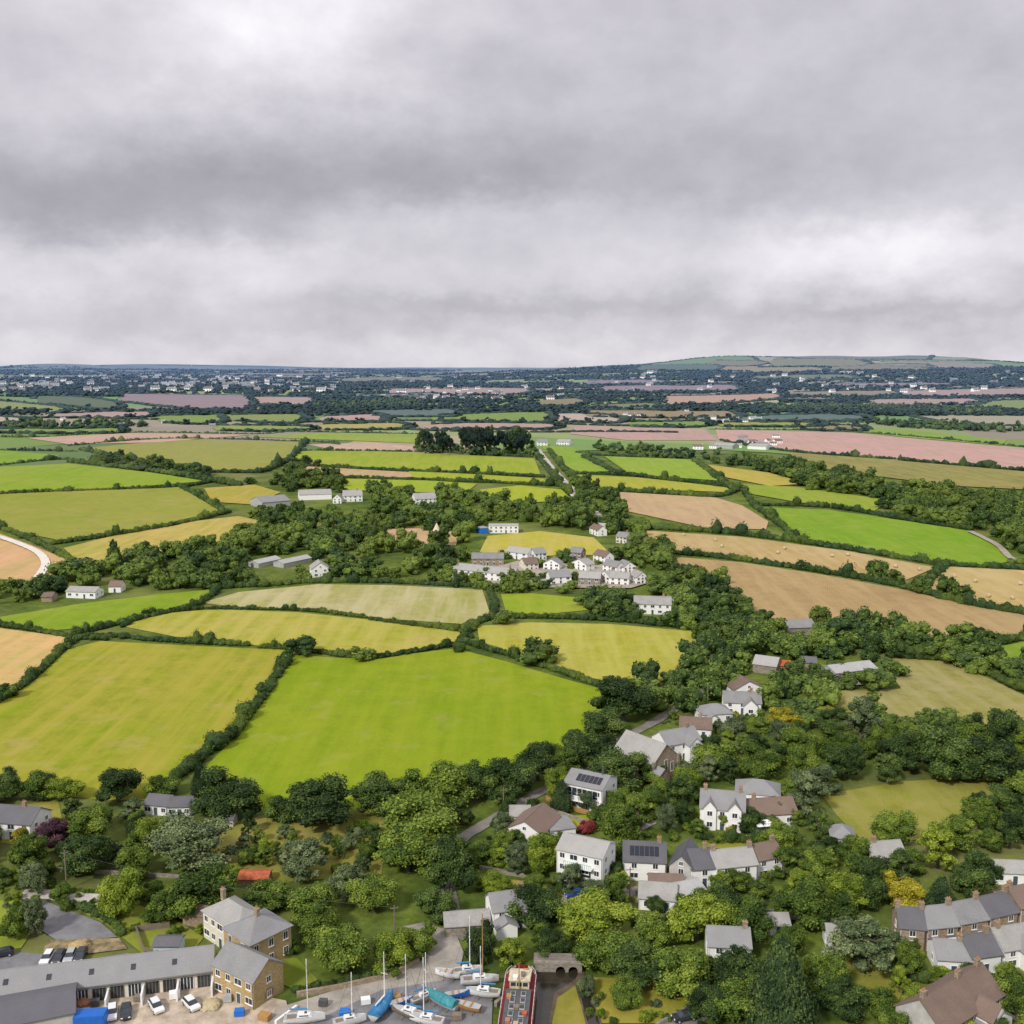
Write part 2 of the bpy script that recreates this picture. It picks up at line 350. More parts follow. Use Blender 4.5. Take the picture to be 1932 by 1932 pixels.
FIELDS=[
([(365,1487),(395,1440),(445,1390),(500,1310),(550,1236),(640,1242),(740,1238),(860,1224),(960,1250),(1060,1280),(1155,1306),(1120,1370),(1060,1420),(980,1470),(880,1500),(790,1520),(640,1540),(490,1530),(400,1510)],(136,170,26),.16,.35,.3,(158,178,46)),
([(-60,1345),(0,1325),(60,1290),(130,1225),(190,1210),(300,1216),(470,1224),(545,1226),(520,1275),(470,1345),(420,1395),(330,1470),(290,1510),(200,1510),(90,1500),(-60,1480)],(148,172,36),.16,1.2,.6,(178,176,74)),
([(-60,1180),(0,1186),(140,1204),(100,1240),(60,1275),(30,1302),(-60,1300)],(212,190,104),.25,.8,.4,None),
([(230,1182),(290,1160),(400,1150),(560,1156),(680,1168),(760,1178),(868,1193),(865,1217),(800,1226),(700,1236),(600,1230),(480,1218),(340,1204)],(172,184,64),.2,1.4,.5,(194,192,104)),
([(380,1138),(450,1118),(600,1103),(740,1105),(910,1113),(925,1160),(870,1178),(700,1166),(560,1152),(450,1147)],(184,180,94),.3,.5,.6,(212,198,142)),
([(0,1165),(150,1140),(300,1122),(410,1112),(370,1135),(280,1160),(200,1182),(100,1190),(10,1182)],(132,174,34),.2,.2,.3,None),
([(900,1182),(1000,1175),(1150,1178),(1310,1192),(1320,1235),(1250,1285),(1150,1286),(1060,1270),(980,1240),(905,1212)],(176,182,56),.2,.3,.5,(202,194,94)),
([(945,1122),(1000,1120),(1090,1128),(1110,1152),(1020,1160),(955,1157)],(144,180,40),.1,.1,.3,None),
([(920,1012),(1020,1003),(1120,1015),(1155,1048),(1060,1048),(960,1055),(905,1042)],(192,198,66),.15,1.5,.4,(210,188,106)),
([(-60,1000),(0,1008),(60,1030),(130,1058),(100,1085),(60,1110),(-60,1100)],(214,184,114),.25,.9,.3,None),
([(-60,938),(120,926),(340,920),(415,965),(300,992),(110,1020),(60,1010),(-60,978)],(176,170,76),.2,.2,.6,(146,166,64)),
([(120,1035),(230,1008),(360,985),(450,975),(500,985),(420,1020),(340,1045),(240,1060),(150,1062)],(188,182,80),.2,.9,.6,None),
([(-60,885),(130,876),(280,892),(390,909),(250,920),(120,926),(-60,932)],(136,178,40),.2,.2,.3,None),
([(150,848),(330,831),(572,835),(545,870),(505,888),(400,888),(270,872)],(170,166,84),.2,.2,.5,(156,168,72)),
([(-60,852),(0,851),(115,860),(60,872),(-60,880)],(130,176,42),.1,.1,.2,None),
([(560,854),(620,849),(800,856),(1008,866),(1020,896),(850,890),(680,882),(555,874)],(146,182,42),.2,.3,.3,(178,188,74)),
([(580,840),(700,836),(790,845),(780,852),(620,848)],(206,182,138),.2,.3,.3,None),
([(560,880),(700,888),(850,896),(760,902),(640,900),(570,892)],(192,176,110),.2,.3,.3,None),
([(770,890),(900,896),(1040,905),(1050,912),(900,908),(780,902)],(158,188,46),.2,.3,.3,None),
([(640,905),(720,901),(900,914),(880,930),(760,930),(650,925)],(150,188,46),.2,.5,.3,None),
([(385,922),(480,916),(530,930),(475,953),(400,948)],(168,176,72),.2,.2,.4,None),
([(905,925),(980,917),(1060,925),(1080,945),(980,950),(920,940)],(156,190,44),.1,.4,.3,None),
([(1020,843),(1080,845),(1155,890),(1090,893),(1060,875)],(134,182,46),.2,.1,.3,None),
([(1140,862),(1305,868),(1355,908),(1190,897)],(138,184,50),.2,.1,.3,None),
([(1090,897),(1200,902),(1370,920),(1380,930),(1200,924),(1115,920)],(164,186,62),.2,.2,.3,None),
([(1140,928),(1350,940),(1400,955),(1450,985),(1445,1000),(1330,997),(1180,965)],(206,172,128),.35,.7,.4,(214,184,124)),
([(1425,958),(1560,963),(1700,983),(1830,1003),(1900,1040),(1910,1060),(1850,1070),(1720,1058),(1600,1034),(1500,1012)],(124,174,42),.25,.2,.3,(146,178,62)),
([(1215,1002),(1400,1014),(1600,1041),(1765,1072),(1710,1095),(1560,1078),(1400,1053),(1240,1035)],(202,170,100),.4,.65,.4,(214,188,130)),
([(1275,1052),(1400,1062),(1550,1085),(1700,1113),(1840,1145),(1990,1165),(1990,1200),(1830,1215),(1700,1200),(1600,1180),(1430,1165),(1380,1120),(1290,1085)],(188,156,100),.45,.3,.4,(202,174,114)),
([(1775,1070),(1990,1080),(1990,1155),(1830,1138),(1745,1108)],(206,178,104),.45,.3,.3,(220,194,132)),
([(1350,812),(1600,818),(1990,852),(1990,893),(1700,867),(1480,850),(1355,830)],(202,172,136),.2,.3,.35,None),
([(1085,805),(1330,811),(1352,832),(1180,832),(1075,820)],(194,168,134),.2,.3,.3,None),
([(1490,855),(1700,871),(1990,896),(1990,928),(1800,918),(1600,893),(1500,875)],(142,148,84),.2,.3,.5,(164,164,96)),
([(1400,915),(1500,920),(1680,945),(1650,965),(1500,948),(1410,932)],(140,178,54),.2,.3,.3,None),
([(1335,878),(1450,893),(1530,915),(1450,918),(1370,902)],(178,184,78),.2,.3,.3,None),
([(50,828),(250,819),(475,822),(300,836),(130,840)],(204,176,134),.2,.3,.3,None),
([(480,826),(600,818),(800,822),(790,838),(640,832)],(144,180,60),.2,.3,.3,None),
([(1570,808),(1700,812),(1900,832),(1890,842),(1700,826)],(132,178,54),.2,.3,.3,None),
([(1660,1240),(1800,1250),(1990,1340),(1990,1385),(1850,1372),(1750,1356),(1560,1345),(1560,1305),(1700,1300)],(156,162,76),.15,.3,.8,(178,166,106)),
([(1550,1500),(1700,1475),(1990,1458),(1990,1490),(1860,1535),(1760,1580),(1640,1600),(1580,1540)],(146,160,48),.15,.3,.6,(168,160,80)),
([(1830,1232),(1990,1200),(1990,1262),(1900,1250)],(126,170,46),.4,.3,.3,None),
([(380,1590),(480,1575),(600,1565),(730,1570),(720,1650),(600,1660),(470,1670),(400,1650)],(180,164,86),.1,.3,.9,(138,146,60)),
([(560,1525),(700,1530),(860,1520),(880,1560),(700,1580),(520,1590),(400,1590),(400,1560)],(130,146,48),.1,.3,.9,(172,160,80)),
([(30,1520),(110,1510),(120,1560),(60,1600),(0,1590),(-40,1560),(0,1530)],(140,162,50),.1,.3,.7,None),
([(715,1000),(790,998),(870,1005),(860,1030),(760,1030)],(200,178,114),.1,.3,.5,None),
]
FW=[]
for P,c,s,a,mo,c2 in FIELDS:
    sheet('field',P,field_mat(c,s,a,mo,c2)); FW.append(P)
TAN=(188,166,130);BRN=(162,144,122);GRN=(124,166,56);OLV=(142,148,88);DGR=(92,122,66);STR=(198,186,146);BLG=(92,126,108);ORG=(200,170,122)
FARF=[
(-60,130,752,768,772,780,(140,168,78)),(70,232,748,760,764,776,DGR),(225,480,744,748,760,778,BRN),(480,600,750,752,764,768,TAN),
(80,300,782,778,790,788,TAN),(295,425,786,784,799,801,GRN),(430,585,784,782,795,800,(132,164,70)),(600,735,786,782,797,797,TAN),
(690,870,776,774,786,788,BLG),(810,1045,784,778,796,799,GRN),(1045,1180,782,786,796,800,STR),(1010,1110,756,752,766,768,OLV),(640,830,748,744,754,752,BLG),
(730,1005,736,734,748,746,TAN),(1130,1400,730,728,742,740,BRN),(1250,1480,750,744,766,756,ORG),(1480,1700,742,738,750,747,(160,150,100)),(1700,1990,738,734,750,746,TAN),(1640,1860,756,754,768,766,TAN),
(1820,1990,762,756,774,776,(132,164,76)),(1390,1640,786,784,797,795,BLG),(1180,1350,798,796,806,806,GRN),(1350,1560,798,800,806,808,(146,174,70)),(1500,1640,804,806,812,815,OLV),
(1110,1250,766,762,774,774,(120,148,80)),(1100,1400,776,778,788,790,(150,150,98)),(-60,60,788,790,800,800,STR),(400,600,804,806,814,814,(140,172,70)),(600,780,802,800,812,812,(172,180,90)),(-60,240,812,810,818,818,GRN),(800,1060,802,800,812,810,TAN),
(1330,1450,682,682,692,690,OLV),(1450,1640,680,680,692,692,(146,158,92)),(1360,1560,694,696,704,704,(164,164,104)),(1560,1760,690,690,702,702,OLV),(1650,1880,684,688,692,698,(176,164,120)),(1200,1360,692,690,702,700,DGR),
(1420,1620,710,710,718,718,(120,142,80)),(1100,1260,720,718,727,726,BRN),(1560,1800,726,724,732,730,BRN),(640,840,716,714,722,722,OLV)]
HE2=[]
for x0,x1,a,b,c,d,col in FARF:
    m_=(x0+x1)/2; j=R(-.9,.9); P=[(x0,(a+c)/2),(x0+6+R(0,20),a+R(-.8,.8)),(m_+R(-30,30),(a+b)/2-1+j),(x1-8-R(0,24),b+R(-.8,.8)),(x1,(b+d)/2),(x1-12-R(0,16),d+R(-.8,.8)),(m_+R(-30,30),(c+d)/2+1+j),(x0+10,c+R(-.8,.8))]
    sheet('field',P,field_mat(col,.1,.3,.3))
    for q in (P[1:4],P[5:8]): HE2.append(q)
    HE2.append([P[3],P[4],P[5]])
LAWN=[
([(1010,1518),(1080,1540),(1170,1535),(1215,1530),(1200,1560),(1100,1565),(1010,1540)],(154,176,48)),
([(1120,1845),(1230,1850),(1380,1865),(1330,1900),(1240,1932),(1130,1932),(1100,1870)],(144,162,46)),
([(240,1700),(330,1735),(385,1770),(360,1800),(280,1810),(200,1745),(110,1700)],(130,160,46)),
([(490,1815),(560,1808),(600,1850),(560,1870),(500,1845)],(122,152,44)),
([(0,1700),(40,1700),(60,1760),(40,1790),(-40,1800),(-40,1700)],(132,170,42)),
([(960,1660),(1040,1670),(1060,1690),(990,1695),(930,1680)],(148,162,58)),
([(1350,1575),(1430,1590),(1400,1605),(1330,1600)],(138,158,50)),
([(1570,1800),(1720,1840),(1690,1900),(1560,1890)],(134,158,50)),
([(1410,1300),(1500,1330),(1640,1340),(1600,1380),(1500,1360)],(132,154,54)),
]
for P,c in LAWN: sheet('lawn',P,field_mat(c,.12,.7,.5),6,wob=False)
sheet('yard',[(-60,1880),(400,1862),(540,1890),(560,1990),(-60,1990)],'yard_sand',8,wob=False)
sheet('quay',[(480,1990),(520,1905),(640,1868),(740,1845),(795,1815),(815,1765),(760,1750),(800,1742),(860,1762),(875,1800),(862,1850),(930,1880),(925,1990)],'quay_concrete',9,wob=False)
sheet('boatyard_ground',[(560,1990),(600,1925),(720,1870),(860,1848),(930,1880),(925,1990)],'asphalt',10,wob=False)
sheet('car_park',[(-60,1795),(60,1800),(170,1812),(240,1800),(330,1812),(380,1845),(-60,1880)],'asphalt',8,wob=False)
sheet('driveway',[(40,1690),(80,1700),(190,1742),(222,1770),(110,1778),(60,1745)],'asphalt',8,wob=False)
sheet('earth_bank',[(90,1775),(225,1772),(240,1792),(160,1802),(80,1798)],'soil_bank',9,wob=False)
sheet('creek_mud',[(985,1990),(1005,1870),(1003,1825),(1100,1825),(1110,1870),(1160,1990)],'mud',8,wob=False)
sheet('creek_water',[(1000,1990),(1012,1880),(1006,1828),(1098,1826),(1085,1850),(1045,1875),(1035,1930),(1030,1990)],'creek_water',9,wob=False)
sheet('creek_channel',[(1125,1990),(1100,1900),(1092,1860),(1104,1858),(1120,1900),(1150,1990)],'creek_water',9,wob=False)
sheet('grass_bank',[(1040,1990),(1042,1930),(1052,1885),(1085,1862),(1098,1905),(1118,1990)],field_mat((134,152,46),.1,.7,.8),10,wob=False)
ribbon('lane',[(860,1760),(850,1700),(840,1640),(865,1590),(905,1562),(950,1535),(1010,1500),(1080,1465),(1150,1410),(1240,1360),(1300,1322),(1335,1290),(1350,1262),(1345,1235)],3.4,'lane_grey')
ribbon('village_road',[(860,1770),(960,1715),(1040,1705),(1100,1695),(1170,1690),(1290,1700),(1400,1720),(1560,1740),(1680,1800)],3.6,'lane_grey')
ribbon('driveway',[(1190,1570),(1215,1555),(1245,1540),(1250,1525)],4,'gravel_pale')
ribbon('road',[(1012,850),(1030,875),(1050,898),(1085,935),(1110,960),(1150,1000)],9,'gravel_pale')
ribbon('track',[(-30,1010),(0,1016),(40,1030),(72,1045),(86,1062),(80,1080),(62,1104)],4.5,'track_white')
ribbon('road',[(1230,1960),(1290,1925),(1350,1895),(1420,1880),(1520,1870)],4.5,'lane_grey')
ribbon('track',[(1830,1005),(1880,1030),(1912,1058),(1960,1062)],4,'terrace_pink')
ribbon('driveway',[(40,1688),(100,1690),(200,1700)],4,'gravel_pale')
ribbon('driveway',[(1270,1130),(1295,1150),(1310,1180)],5,'gravel_pale')
sheet('terrace',[(930,1590),(1000,1615),(1110,1590),(1130,1600),(1060,1630),(960,1615)],'terrace_pink',8,wob=False)
sheet('terrace',[(985,1690),(1075,1690),(1085,1705),(1000,1712)],'terrace_pink',9,wob=False)
sheet('terrace',[(1170,1672),(1290,1680),(1300,1692),(1170,1684)],'lane_grey',9,wob=False)
sheet('terrace',[(1290,1398),(1360,1398),(1380,1372),(1400,1372),(1370,1408),(1290,1410)],'terrace_pink',9,wob=False)
sheet('terrace',[(1400,1578),(1500,1572),(1520,1585),(1410,1592)],'gravel_pale',9,wob=False)
sheet('farmyard',[(1560,1285),(1660,1278),(1665,1290),(1580,1298)],'gravel_pale',8)
sheet('farmyard',[(840,1095),(980,1060),(1150,1060),(1230,1100),(1190,1112),(900,1110)],'terrace_pink',8)
# ---------------------------------------------------------------- distant farmland patches
PAL=[(.36,.3,.2),(.4,.36,.24),(.19,.29,.06),(.25,.27,.12),(.13,.2,.07),(.3,.35,.1),(.29,.25,.18),(.4,.36,.24),(.16,.27,.07),(.26,.31,.12),(.26,.23,.17),(.35,.32,.19)]
HE=[]
def distant():
    V=[];F=[];C=[]
    d=1180.0; rows=[]
    while d<16000: rows.append(d); d*=R(1.085,1.15)+d/55000
    def warp(a,d):
        return a+.03*math.sin(d/700.)+.012*math.sin(a*21+d/260), d*(1+.05*math.sin(a*5+math.log(d)*9)+.026*math.sin(a*17+math.log(d)*23))
    for k in range(len(rows)-1):
        d0,d1=rows[k],rows[k+1]; a=-.95; sk=R(-.05,.05)
        while a<.95:
            wd=R(140,520)*(1+d0/5000); a2=a+wd/d0
            col=PAL[int(R(0,len(PAL)))]; v=R(.85,1.15); n=8; b0=len(V)
            for i in range(n):
                for j in range(n):
                    dd=d0+(d1-d0)*i/(n-1); aa=a+(a2-a)*j/(n-1)+sk*(i/(n-1))
                    A_,D_=warp(aa,dd); x,y=D_*math.sin(A_),D_*math.cos(A_)
                    V.append((x,y,h(x,y)+off(3,D_)))
            for i in range(n-1):
                for j in range(n-1):
                    q=b0+i*n+j; F+=[(q,q+1,q+n+1),(q,q+n+1,q+n)]; C+=[tuple(c*v for c in col)]*6
            HE.append([V[b0+j] for j in range(n)]); HE.append([V[b0+i*n] for i in range(n)])
            a=a2
    me=npmesh('distant_fields',V,F,None,'ground_grass'); me.materials.clear()
    ca=me.color_attributes.new('patch','FLOAT_COLOR','CORNER')
    arr=np.ones((len(C),4),np.float32); arr[:,:3]=np.array(C); ca.data.foreach_set('color',arr.ravel())
    m,nt,b,pos=base('patchwork_soil',.95,.08); at=N(nt,'ShaderNodeAttribute',attribute_name='patch')
    n1=noise_(nt,pos,.012,3); c=mix(nt,rng_(nt,n1,.4,.7,0,.3),at.outputs['Color'],(.2,.21,.1))
    L(nt,painted_haze(nt,c,pos),b.inputs['Base Color']); me.materials.append(m)
    o=link('distant_fields',me); o['kind']='structure'
distant()
# ---------------------------------------------------------------- foliage builders
def ico(sub):
    bm=bmesh.new(); bmesh.ops.create_icosphere(bm,subdivisions=sub,radius=1)
    V=np.array([v.co[:] for v in bm.verts]); F=np.array([[v.index for v in f.verts] for f in bm.faces]); bm.free(); return V,F
ICO={0:ico(1),1:ico(2),2:ico(3)}
def rdir(n):
    v=rng.normal(size=(n,3)); return v/np.linalg.norm(v,axis=1)[:,None]
def crown(centers,rads,sub,nleaf,ls,amp=.16,core=.88):
    Vs=[];Fs=[];Ts=[];n=0; iv,if_=ICO[sub]
    bt=rng.uniform(.24,.74,len(rads))
    for c,r,t in zip(centers,rads,bt):
        v=iv*(1+amp*rng.normal(size=(len(iv),1)).clip(-1.5,1.5))*r*core+c
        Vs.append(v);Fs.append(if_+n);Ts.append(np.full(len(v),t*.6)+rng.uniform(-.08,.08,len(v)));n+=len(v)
    if nleaf:
        centers=np.array(centers);rads=np.array(rads)
        w=rads**2; idx=rng.choice(len(rads),size=int(nleaf*1.9),p=w/w.sum())
        d=rdir(len(idx)); d[:,2]=np.where(d[:,2]<-.3,-d[:,2],d[:,2])
        p=centers[idx]+d*(rads[idx]*rng.uniform(.8,1.36,len(idx)))[:,None]
        dist=np.linalg.norm(p[:,None,:]-centers[None],axis=2)/rads[None]
        dist[np.arange(len(idx)),idx]=9
        ok=dist.min(axis=1)>.78; p=p[ok][:nleaf];d=d[ok][:nleaf];idx=idx[ok][:nleaf]
        nn=d+.7*rdir(len(p)); nn/=np.linalg.norm(nn,axis=1)[:,None]
        u=np.cross(nn,rdir(len(p))); u/=np.linalg.norm(u,axis=1)[:,None]; w2=np.cross(nn,u)
        s=ls*rng.uniform(.6,1.3,len(p))[:,None]
        q=np.stack([p+s*u,p-.5*s*u+.8*s*w2,p-.5*s*u-.8*s*w2],1).reshape(-1,3)
        Vs.append(q);Fs.append(np.arange(len(q)).reshape(-1,3)+n)
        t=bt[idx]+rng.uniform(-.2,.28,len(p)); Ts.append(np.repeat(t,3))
    return np.concatenate(Vs),np.concatenate(Fs),np.concatenate(Ts)
def broad_centers(n):
    C=[];Rr=[]
    C.append((0,0,.46)); Rr.append(.25)
    ecc=R(0,.18); ph=R(0,6); lean=R(-.12,.12)
    for i in range(n):
        a=i*2.399+R(-.4,.4); z=R(0,1); zz=.2+.6*z; rr=math.sqrt(max(.02,1-((zz-.42)/.5)**2))*R(.2,.4)*(1+ecc*2*math.cos(2*a+ph))
        C.append((rr*math.cos(a)+lean*z,rr*math.sin(a),zz+R(-.05,.1))); Rr.append(R(.07,.18))
    return C,Rr
def make_crown(kind,lod):
    sub={0:2,1:1,2:1,3:0}[lod]; nl={0:5200,1:460,2:0,3:0}[lod]; ls={0:.0215,1:.052,2:0,3:0}[lod]
    if kind=='broad':
        c,r=broad_centers({0:30,1:12,2:5,3:3}[lod])
        if lod>=1: r=[q*1.15 for q in r]
    elif kind=='conifer':
        c=[];r=[];k={0:30,1:14,2:6,3:3}[lod]
        for i in range(k):
            z=.1+.82*i/k; a=i*2.4; q=.3*(1-z)+.03; c.append((q*math.cos(a),q*math.sin(a),z)); r.append(.2*(1-z)+.075)
        c.append((0,0,.94)); r.append(.06); c.append((0,0,.3)); r.append(.3)
    elif kind=='pine':
        c=[];r=[]
        for i in range({0:20,1:10,2:4,3:3}[lod]):
            a=i*2.4; q=R(.05,.38); c.append((q*math.cos(a),q*math.sin(a),R(.5,.9))); r.append(R(.08,.15))
    elif kind=='open':
        c=[];r=[]
        for i in range({0:44,1:14,2:6,3:3}[lod]):
            a=i*2.4; z=R(.15,.95); q=math.sqrt(max(.02,1-((z-.45)/.53)**2))*R(.08,.42); c.append((q*math.cos(a),q*math.sin(a),z)); r.append(R(.05,.12))
    return crown(c,r,sub,nl,ls,.16 if lod<3 else .22,.8 if lod==0 else .95)
HI={k:[make_crown(k,0) for _ in range(n)] for k,n in (('broad',8),('conifer',2),('pine',2),('open',4))}
LO={k:[make_crown(k,1) for _ in range(n)] for k,n in (('broad',7),('conifer',2),('pine',3))}
L2=[make_crown('broad',2) for _ in range(5)]; L3=[make_crown('broad',3) for _ in range(6)]
MESHC={}
def crown_mesh(kind,i,mat):
    k=(kind,i,mat)
    if k not in MESHC: V,F,T=HI[kind][i]; MESHC[k]=npmesh('crown',V,F,T,mat)
    return MESHC[k]
def trunk_mesh(kind):
    k=('t',kind)
    if k in MESHC: return MESHC[k]
    bm=bmesh.new()
    top={'broad':.5,'conifer':.85,'pine':.85,'open':.7}[kind]; r=.035 if kind!='pine' else .022
    tube(bm,[(0,0,-.05),(.005,0,.1),(.015,.01,top*.55),(0,0,top)],[r*1.5,r,r*.8,r*.3],8)
    for i in range(5 if kind!='conifer' else 0):
        a=i*1.257+.3; z=top*(.4+.1*i); tube(bm,[(0,0,z),(.15*math.cos(a),.15*math.sin(a),z+.12),(.28*math.cos(a),.28*math.sin(a),z+.2)],[r*.5,r*.35,r*.12],6)
    me=bpy.data.meshes.new('trunk'); bm.to_mesh(me); bm.free(); me.materials.append(M['bark']); MESHC[k]=me; return me
CW={'dark':'dark green','mid':'mid green','light':'bright yellowish green','grey':'grey green','gold':'golden yellow','purple':'dark purple','red':'dark red','conifer':'deep green','pine':'blackish green'}
LM=[]
def rel(px,py):
    b=min(LM,key=lambda l:(l[1]-px)**2+((l[2]-py)*1.6)**2)
    dx,dy=px-b[1],(py-b[2])*1.6
    if abs(dx)>abs(dy): return ('right of ' if dx>0 else 'left of ')+b[0]
    return ('in front of ' if dy>0 else 'behind ')+b[0]
def tree(x,y,w,ht,kind,col,size=None):
    key=(kind,int(R(0,len(HI[kind])-1e-6)))
    z=h(x,y); mat='leaf_'+col; nm={'broad':'broadleaf_tree','conifer':'conifer_tree','pine':'pine_tree','open':'feathery_tree'}[kind]
    e=empty(nm,(x,y,z),R(0,6.28),(w*R(.84,1.18),w*R(.84,1.18),ht))
    link('trunk',trunk_mesh(kind),e); link('crown',crown_mesh(key[0],key[1],mat),e)
    px,py=proj(x,y,z)
    sz='small' if w<7.5 else 'large' if w>12 else 'medium'
    sh={'broad':'rounded tree','conifer':'pointed conifer','pine':'tall pine','open':'loose tree'}[kind]
    tag(e,'%s %s %s %s'%(sz,CW[col],sh,rel(px,py)),'tree','trees around the village and lanes'); return e
def shrub(x,y,w,ht,col):
    e=link('shrub',crown_mesh('broad',int(R(0,7.99)),'leaf_'+col),None,(x,y,h(x,y)-.12*ht),R(0,6)); e.scale=(w*R(.8,1.2),w*R(.8,1.2),ht*1.1)
    px,py=proj(x,y,0); tag(e,'%s %s garden shrub %s'%('wide' if w>3.5 else 'small',CW[col],rel(px,py)),'shrub','garden shrubs')
class Acc:
    def __init__(s): s.V=[];s.F=[];s.T=[];s.n=0
    def add(s,P,x,y,z,w,ht,t=0,rz=None):
        V,F,T=P; a=R(0,6.28) if rz is None else rz; c,q=math.cos(a),math.sin(a)
        v=np.empty_like(V); v[:,0]=(V[:,0]*c-V[:,1]*q)*w+x; v[:,1]=(V[:,0]*q+V[:,1]*c)*w+y; v[:,2]=V[:,2]*ht+z
        s.V.append(v);s.F.append(F+s.n);s.T.append(T+t);s.n+=len(v)
    def build(s,name,mat):
        return link(name,npmesh(name,np.concatenate(s.V),np.concatenate(s.F),np.concatenate(s.T),mat))
BL=[crown([(0,0,0)],[.5],1,34,.09,.2,.95) for _ in range(5)]; BL0=[crown([(0,0,0)],[.5],0,0,0,.22,1) for _ in range(5)]
BLN=[crown([(0,0,0),(.2,.1,.1),(-.2,-.1,.05)],[.42,.3,.3],1,130,.055,.18,.92) for _ in range(5)]
def hedge(pts,label,w=2.6,ht=2.4,gap=0,group='field boundary hedges'):
    P=[Vector(un(*p)) for p in pts]; P=catm(P,8); A=Acc(); d=sum(p.length for p in P)/len(P)
    step=(w*.42 if d<500 else w*.5 if d<1200 else w*.8); prim=BLN if d<480 else BL if d<1100 else BL0
    acc=0; ph=R(0,9)
    for a,b in zip(P,P[1:]):
        l=(b-a).length; t=acc
        while t<l:
            p=a.lerp(b,t/l); s=R(.7,1.25); s2=R(.65,1.3)*(1+.25*math.sin(p.x*.07+ph)*math.sin(p.y*.05))
            if R(0,1)<.06: s2*=1.9; s*=1.6
            if R(0,1)>gap: A.add(prim[int(R(0,5))],p.x+R(-.2,.2)*w,p.y+R(-.2,.2)*w,h(p.x,p.y)+ht*.35*s2,w*1.15*s,ht*1.25*s2,R(-.16,.18))
            t+=step
        acc=t-l
    if A.V: tag(A.build('hedge','leaf_hedge'),label,'hedge',group)
# ---------------------------------------------------------------- houses
RECTS=[]
WM={}
def win_mesh(w,ht):
    k=(round(w,1),round(ht,1))
    if k in WM: return WM[k]
    bm=bmesh.new(); t=.09
    for a in ((-w/2,w/2,-ht/2-.02,-ht/2+t),(-w/2,w/2,ht/2-t,ht/2),(-w/2,-w/2+t,-ht/2+t,ht/2-t),(w/2-t,w/2,-ht/2+t,ht/2-t),(-.035,.035,-ht/2+t,ht/2-t)):
        box(bm,a[0],a[1],-.07,.02,a[2],a[3])
    box(bm,-w/2-.08,w/2+.08,-.12,.02,-ht/2-.12,-ht/2-.022)
    me=bpy.data.meshes.new('window'); bm.to_mesh(me); bm.free(); me.materials.append(M['white_paint'])
    bm=bmesh.new(); box(bm,-w/2+.02,w/2-.02,-.035,.01,-ht/2+.02,ht/2-.02); p=bpy.data.meshes.new('pane'); bm.to_mesh(p); bm.free(); p.materials.append(M['window_glass'])
    WM[k]=(me,p); return WM[k]
def window(par,x,y,z,w,ht,rz=0):
    me,p=win_mesh(w,ht); o=link('window',me,par,(x,y,z),rz); link('pane',p,o); return o
def door(par,x,y,w=.95,ht=2.05,rz=0,mat='door_paint',z=0):
    bm=bmesh.new(); box(bm,-w/2,w/2,-.05,.02,0,ht); box(bm,-w/2-.08,-w/2-.002,-.08,.02,0,ht+.08,1); box(bm,w/2+.002,w/2+.08,-.08,.02,0,ht+.08,1); box(bm,-w/2,w/2,-.08,.02,ht+.002,ht+.08,1)
    return bmo('door',bm,[mat,'white_paint'],par,(x,y,z),rz)
def gable_block(e,W,D,ev,rise,ridge,wm,rm,ox=0,oy=0,oz=0,ov=.35,chim=(),cm='stone_brown'):
    bm=bmesh.new()
    if ridge=='x': prism(bm,[(-D/2,-1),(D/2,-1),(D/2,ev),(0,ev+rise),(-D/2,ev)],-W/2,W/2,'x')
    elif ridge=='y': prism(bm,[(-W/2,-1),(W/2,-1),(W/2,ev),(0,ev+rise),(-W/2,ev)],-D/2,D/2,'y')
    else: box(bm,-W/2,W/2,-D/2,D/2,-1,ev)
    bmo('wall',bm,wm,e,(ox,oy,oz))
    bm=bmesh.new()
    if ridge in 'xy':
        S=D if ridge=='x' else W; Ln=W if ridge=='x' else D; sl=rise/(S/2); yo=S/2+ov; zo=ev-ov*sl+.004; t=.16
        prism(bm,[(-yo,zo),(0,ev+rise+.004),(yo,zo),(yo,zo+t),(0,ev+rise+t+.03),(-yo,zo+t)],-Ln/2-ov*.7,Ln/2+ov*.7,ridge)
        tb=.1; prism(bm,[(-tb,ev+rise+t),(tb,ev+rise+t),(0,ev+rise+t+.12)],-Ln/2-ov*.6,Ln/2+ov*.6,ridge)
    elif ridge=='hip':
        a,b=W/2+ov,D/2+ov; r=max(0,(a-b)); r2=max(0,b-a); z0=ev+.003
        v=[bm.verts.new(p) for p in ((-a,-b,z0),(a,-b,z0),(a,b,z0),(-a,b,z0),(-r,-r2,ev+rise),(r+.01,r2+.01,ev+rise))]
        if r>0: fs=((0,1,5,4),(1,2,5),(2,3,4,5),(3,0,4),(3,2,1,0))
        else: fs=((0,1,4),(1,2,5,4),(2,3,5),(3,0,4,5),(3,2,1,0))
        for f in fs: bm.faces.new([v[i] for i in f])
        box(bm,-a-.02,a+.02,-b-.02,b+.02,ev-.12,ev)
    else: box(bm,-W/2-ov/2,W/2+ov/2,-D/2-ov/2,D/2+ov/2,ev+.003,ev+.25)
    ro=bmo('roof',bm,rm,e,(ox,oy,oz))
    for cx_ in chim:
        bm=bmesh.new(); zr=ev+rise
        x0=cx_*W/2 if ridge!='y' else 0; y0=0 if ridge!='y' else cx_*D/2
        box(bm,x0-.45,x0+.45,y0-.35,y0+.35,zr-1.0,zr+1.2); box(bm,x0-.52,x0+.52,y0-.42,y0+.42,zr+1.203,zr+1.32)
        for q in (-.22,.22): tube(bm,[(x0+q,y0,zr+1.32),(x0+q,y0,zr+1.7)],[.13,.1],8,1)
        bmo('chimney',bm,[cm,'orange_clay'],ro)
    return ro
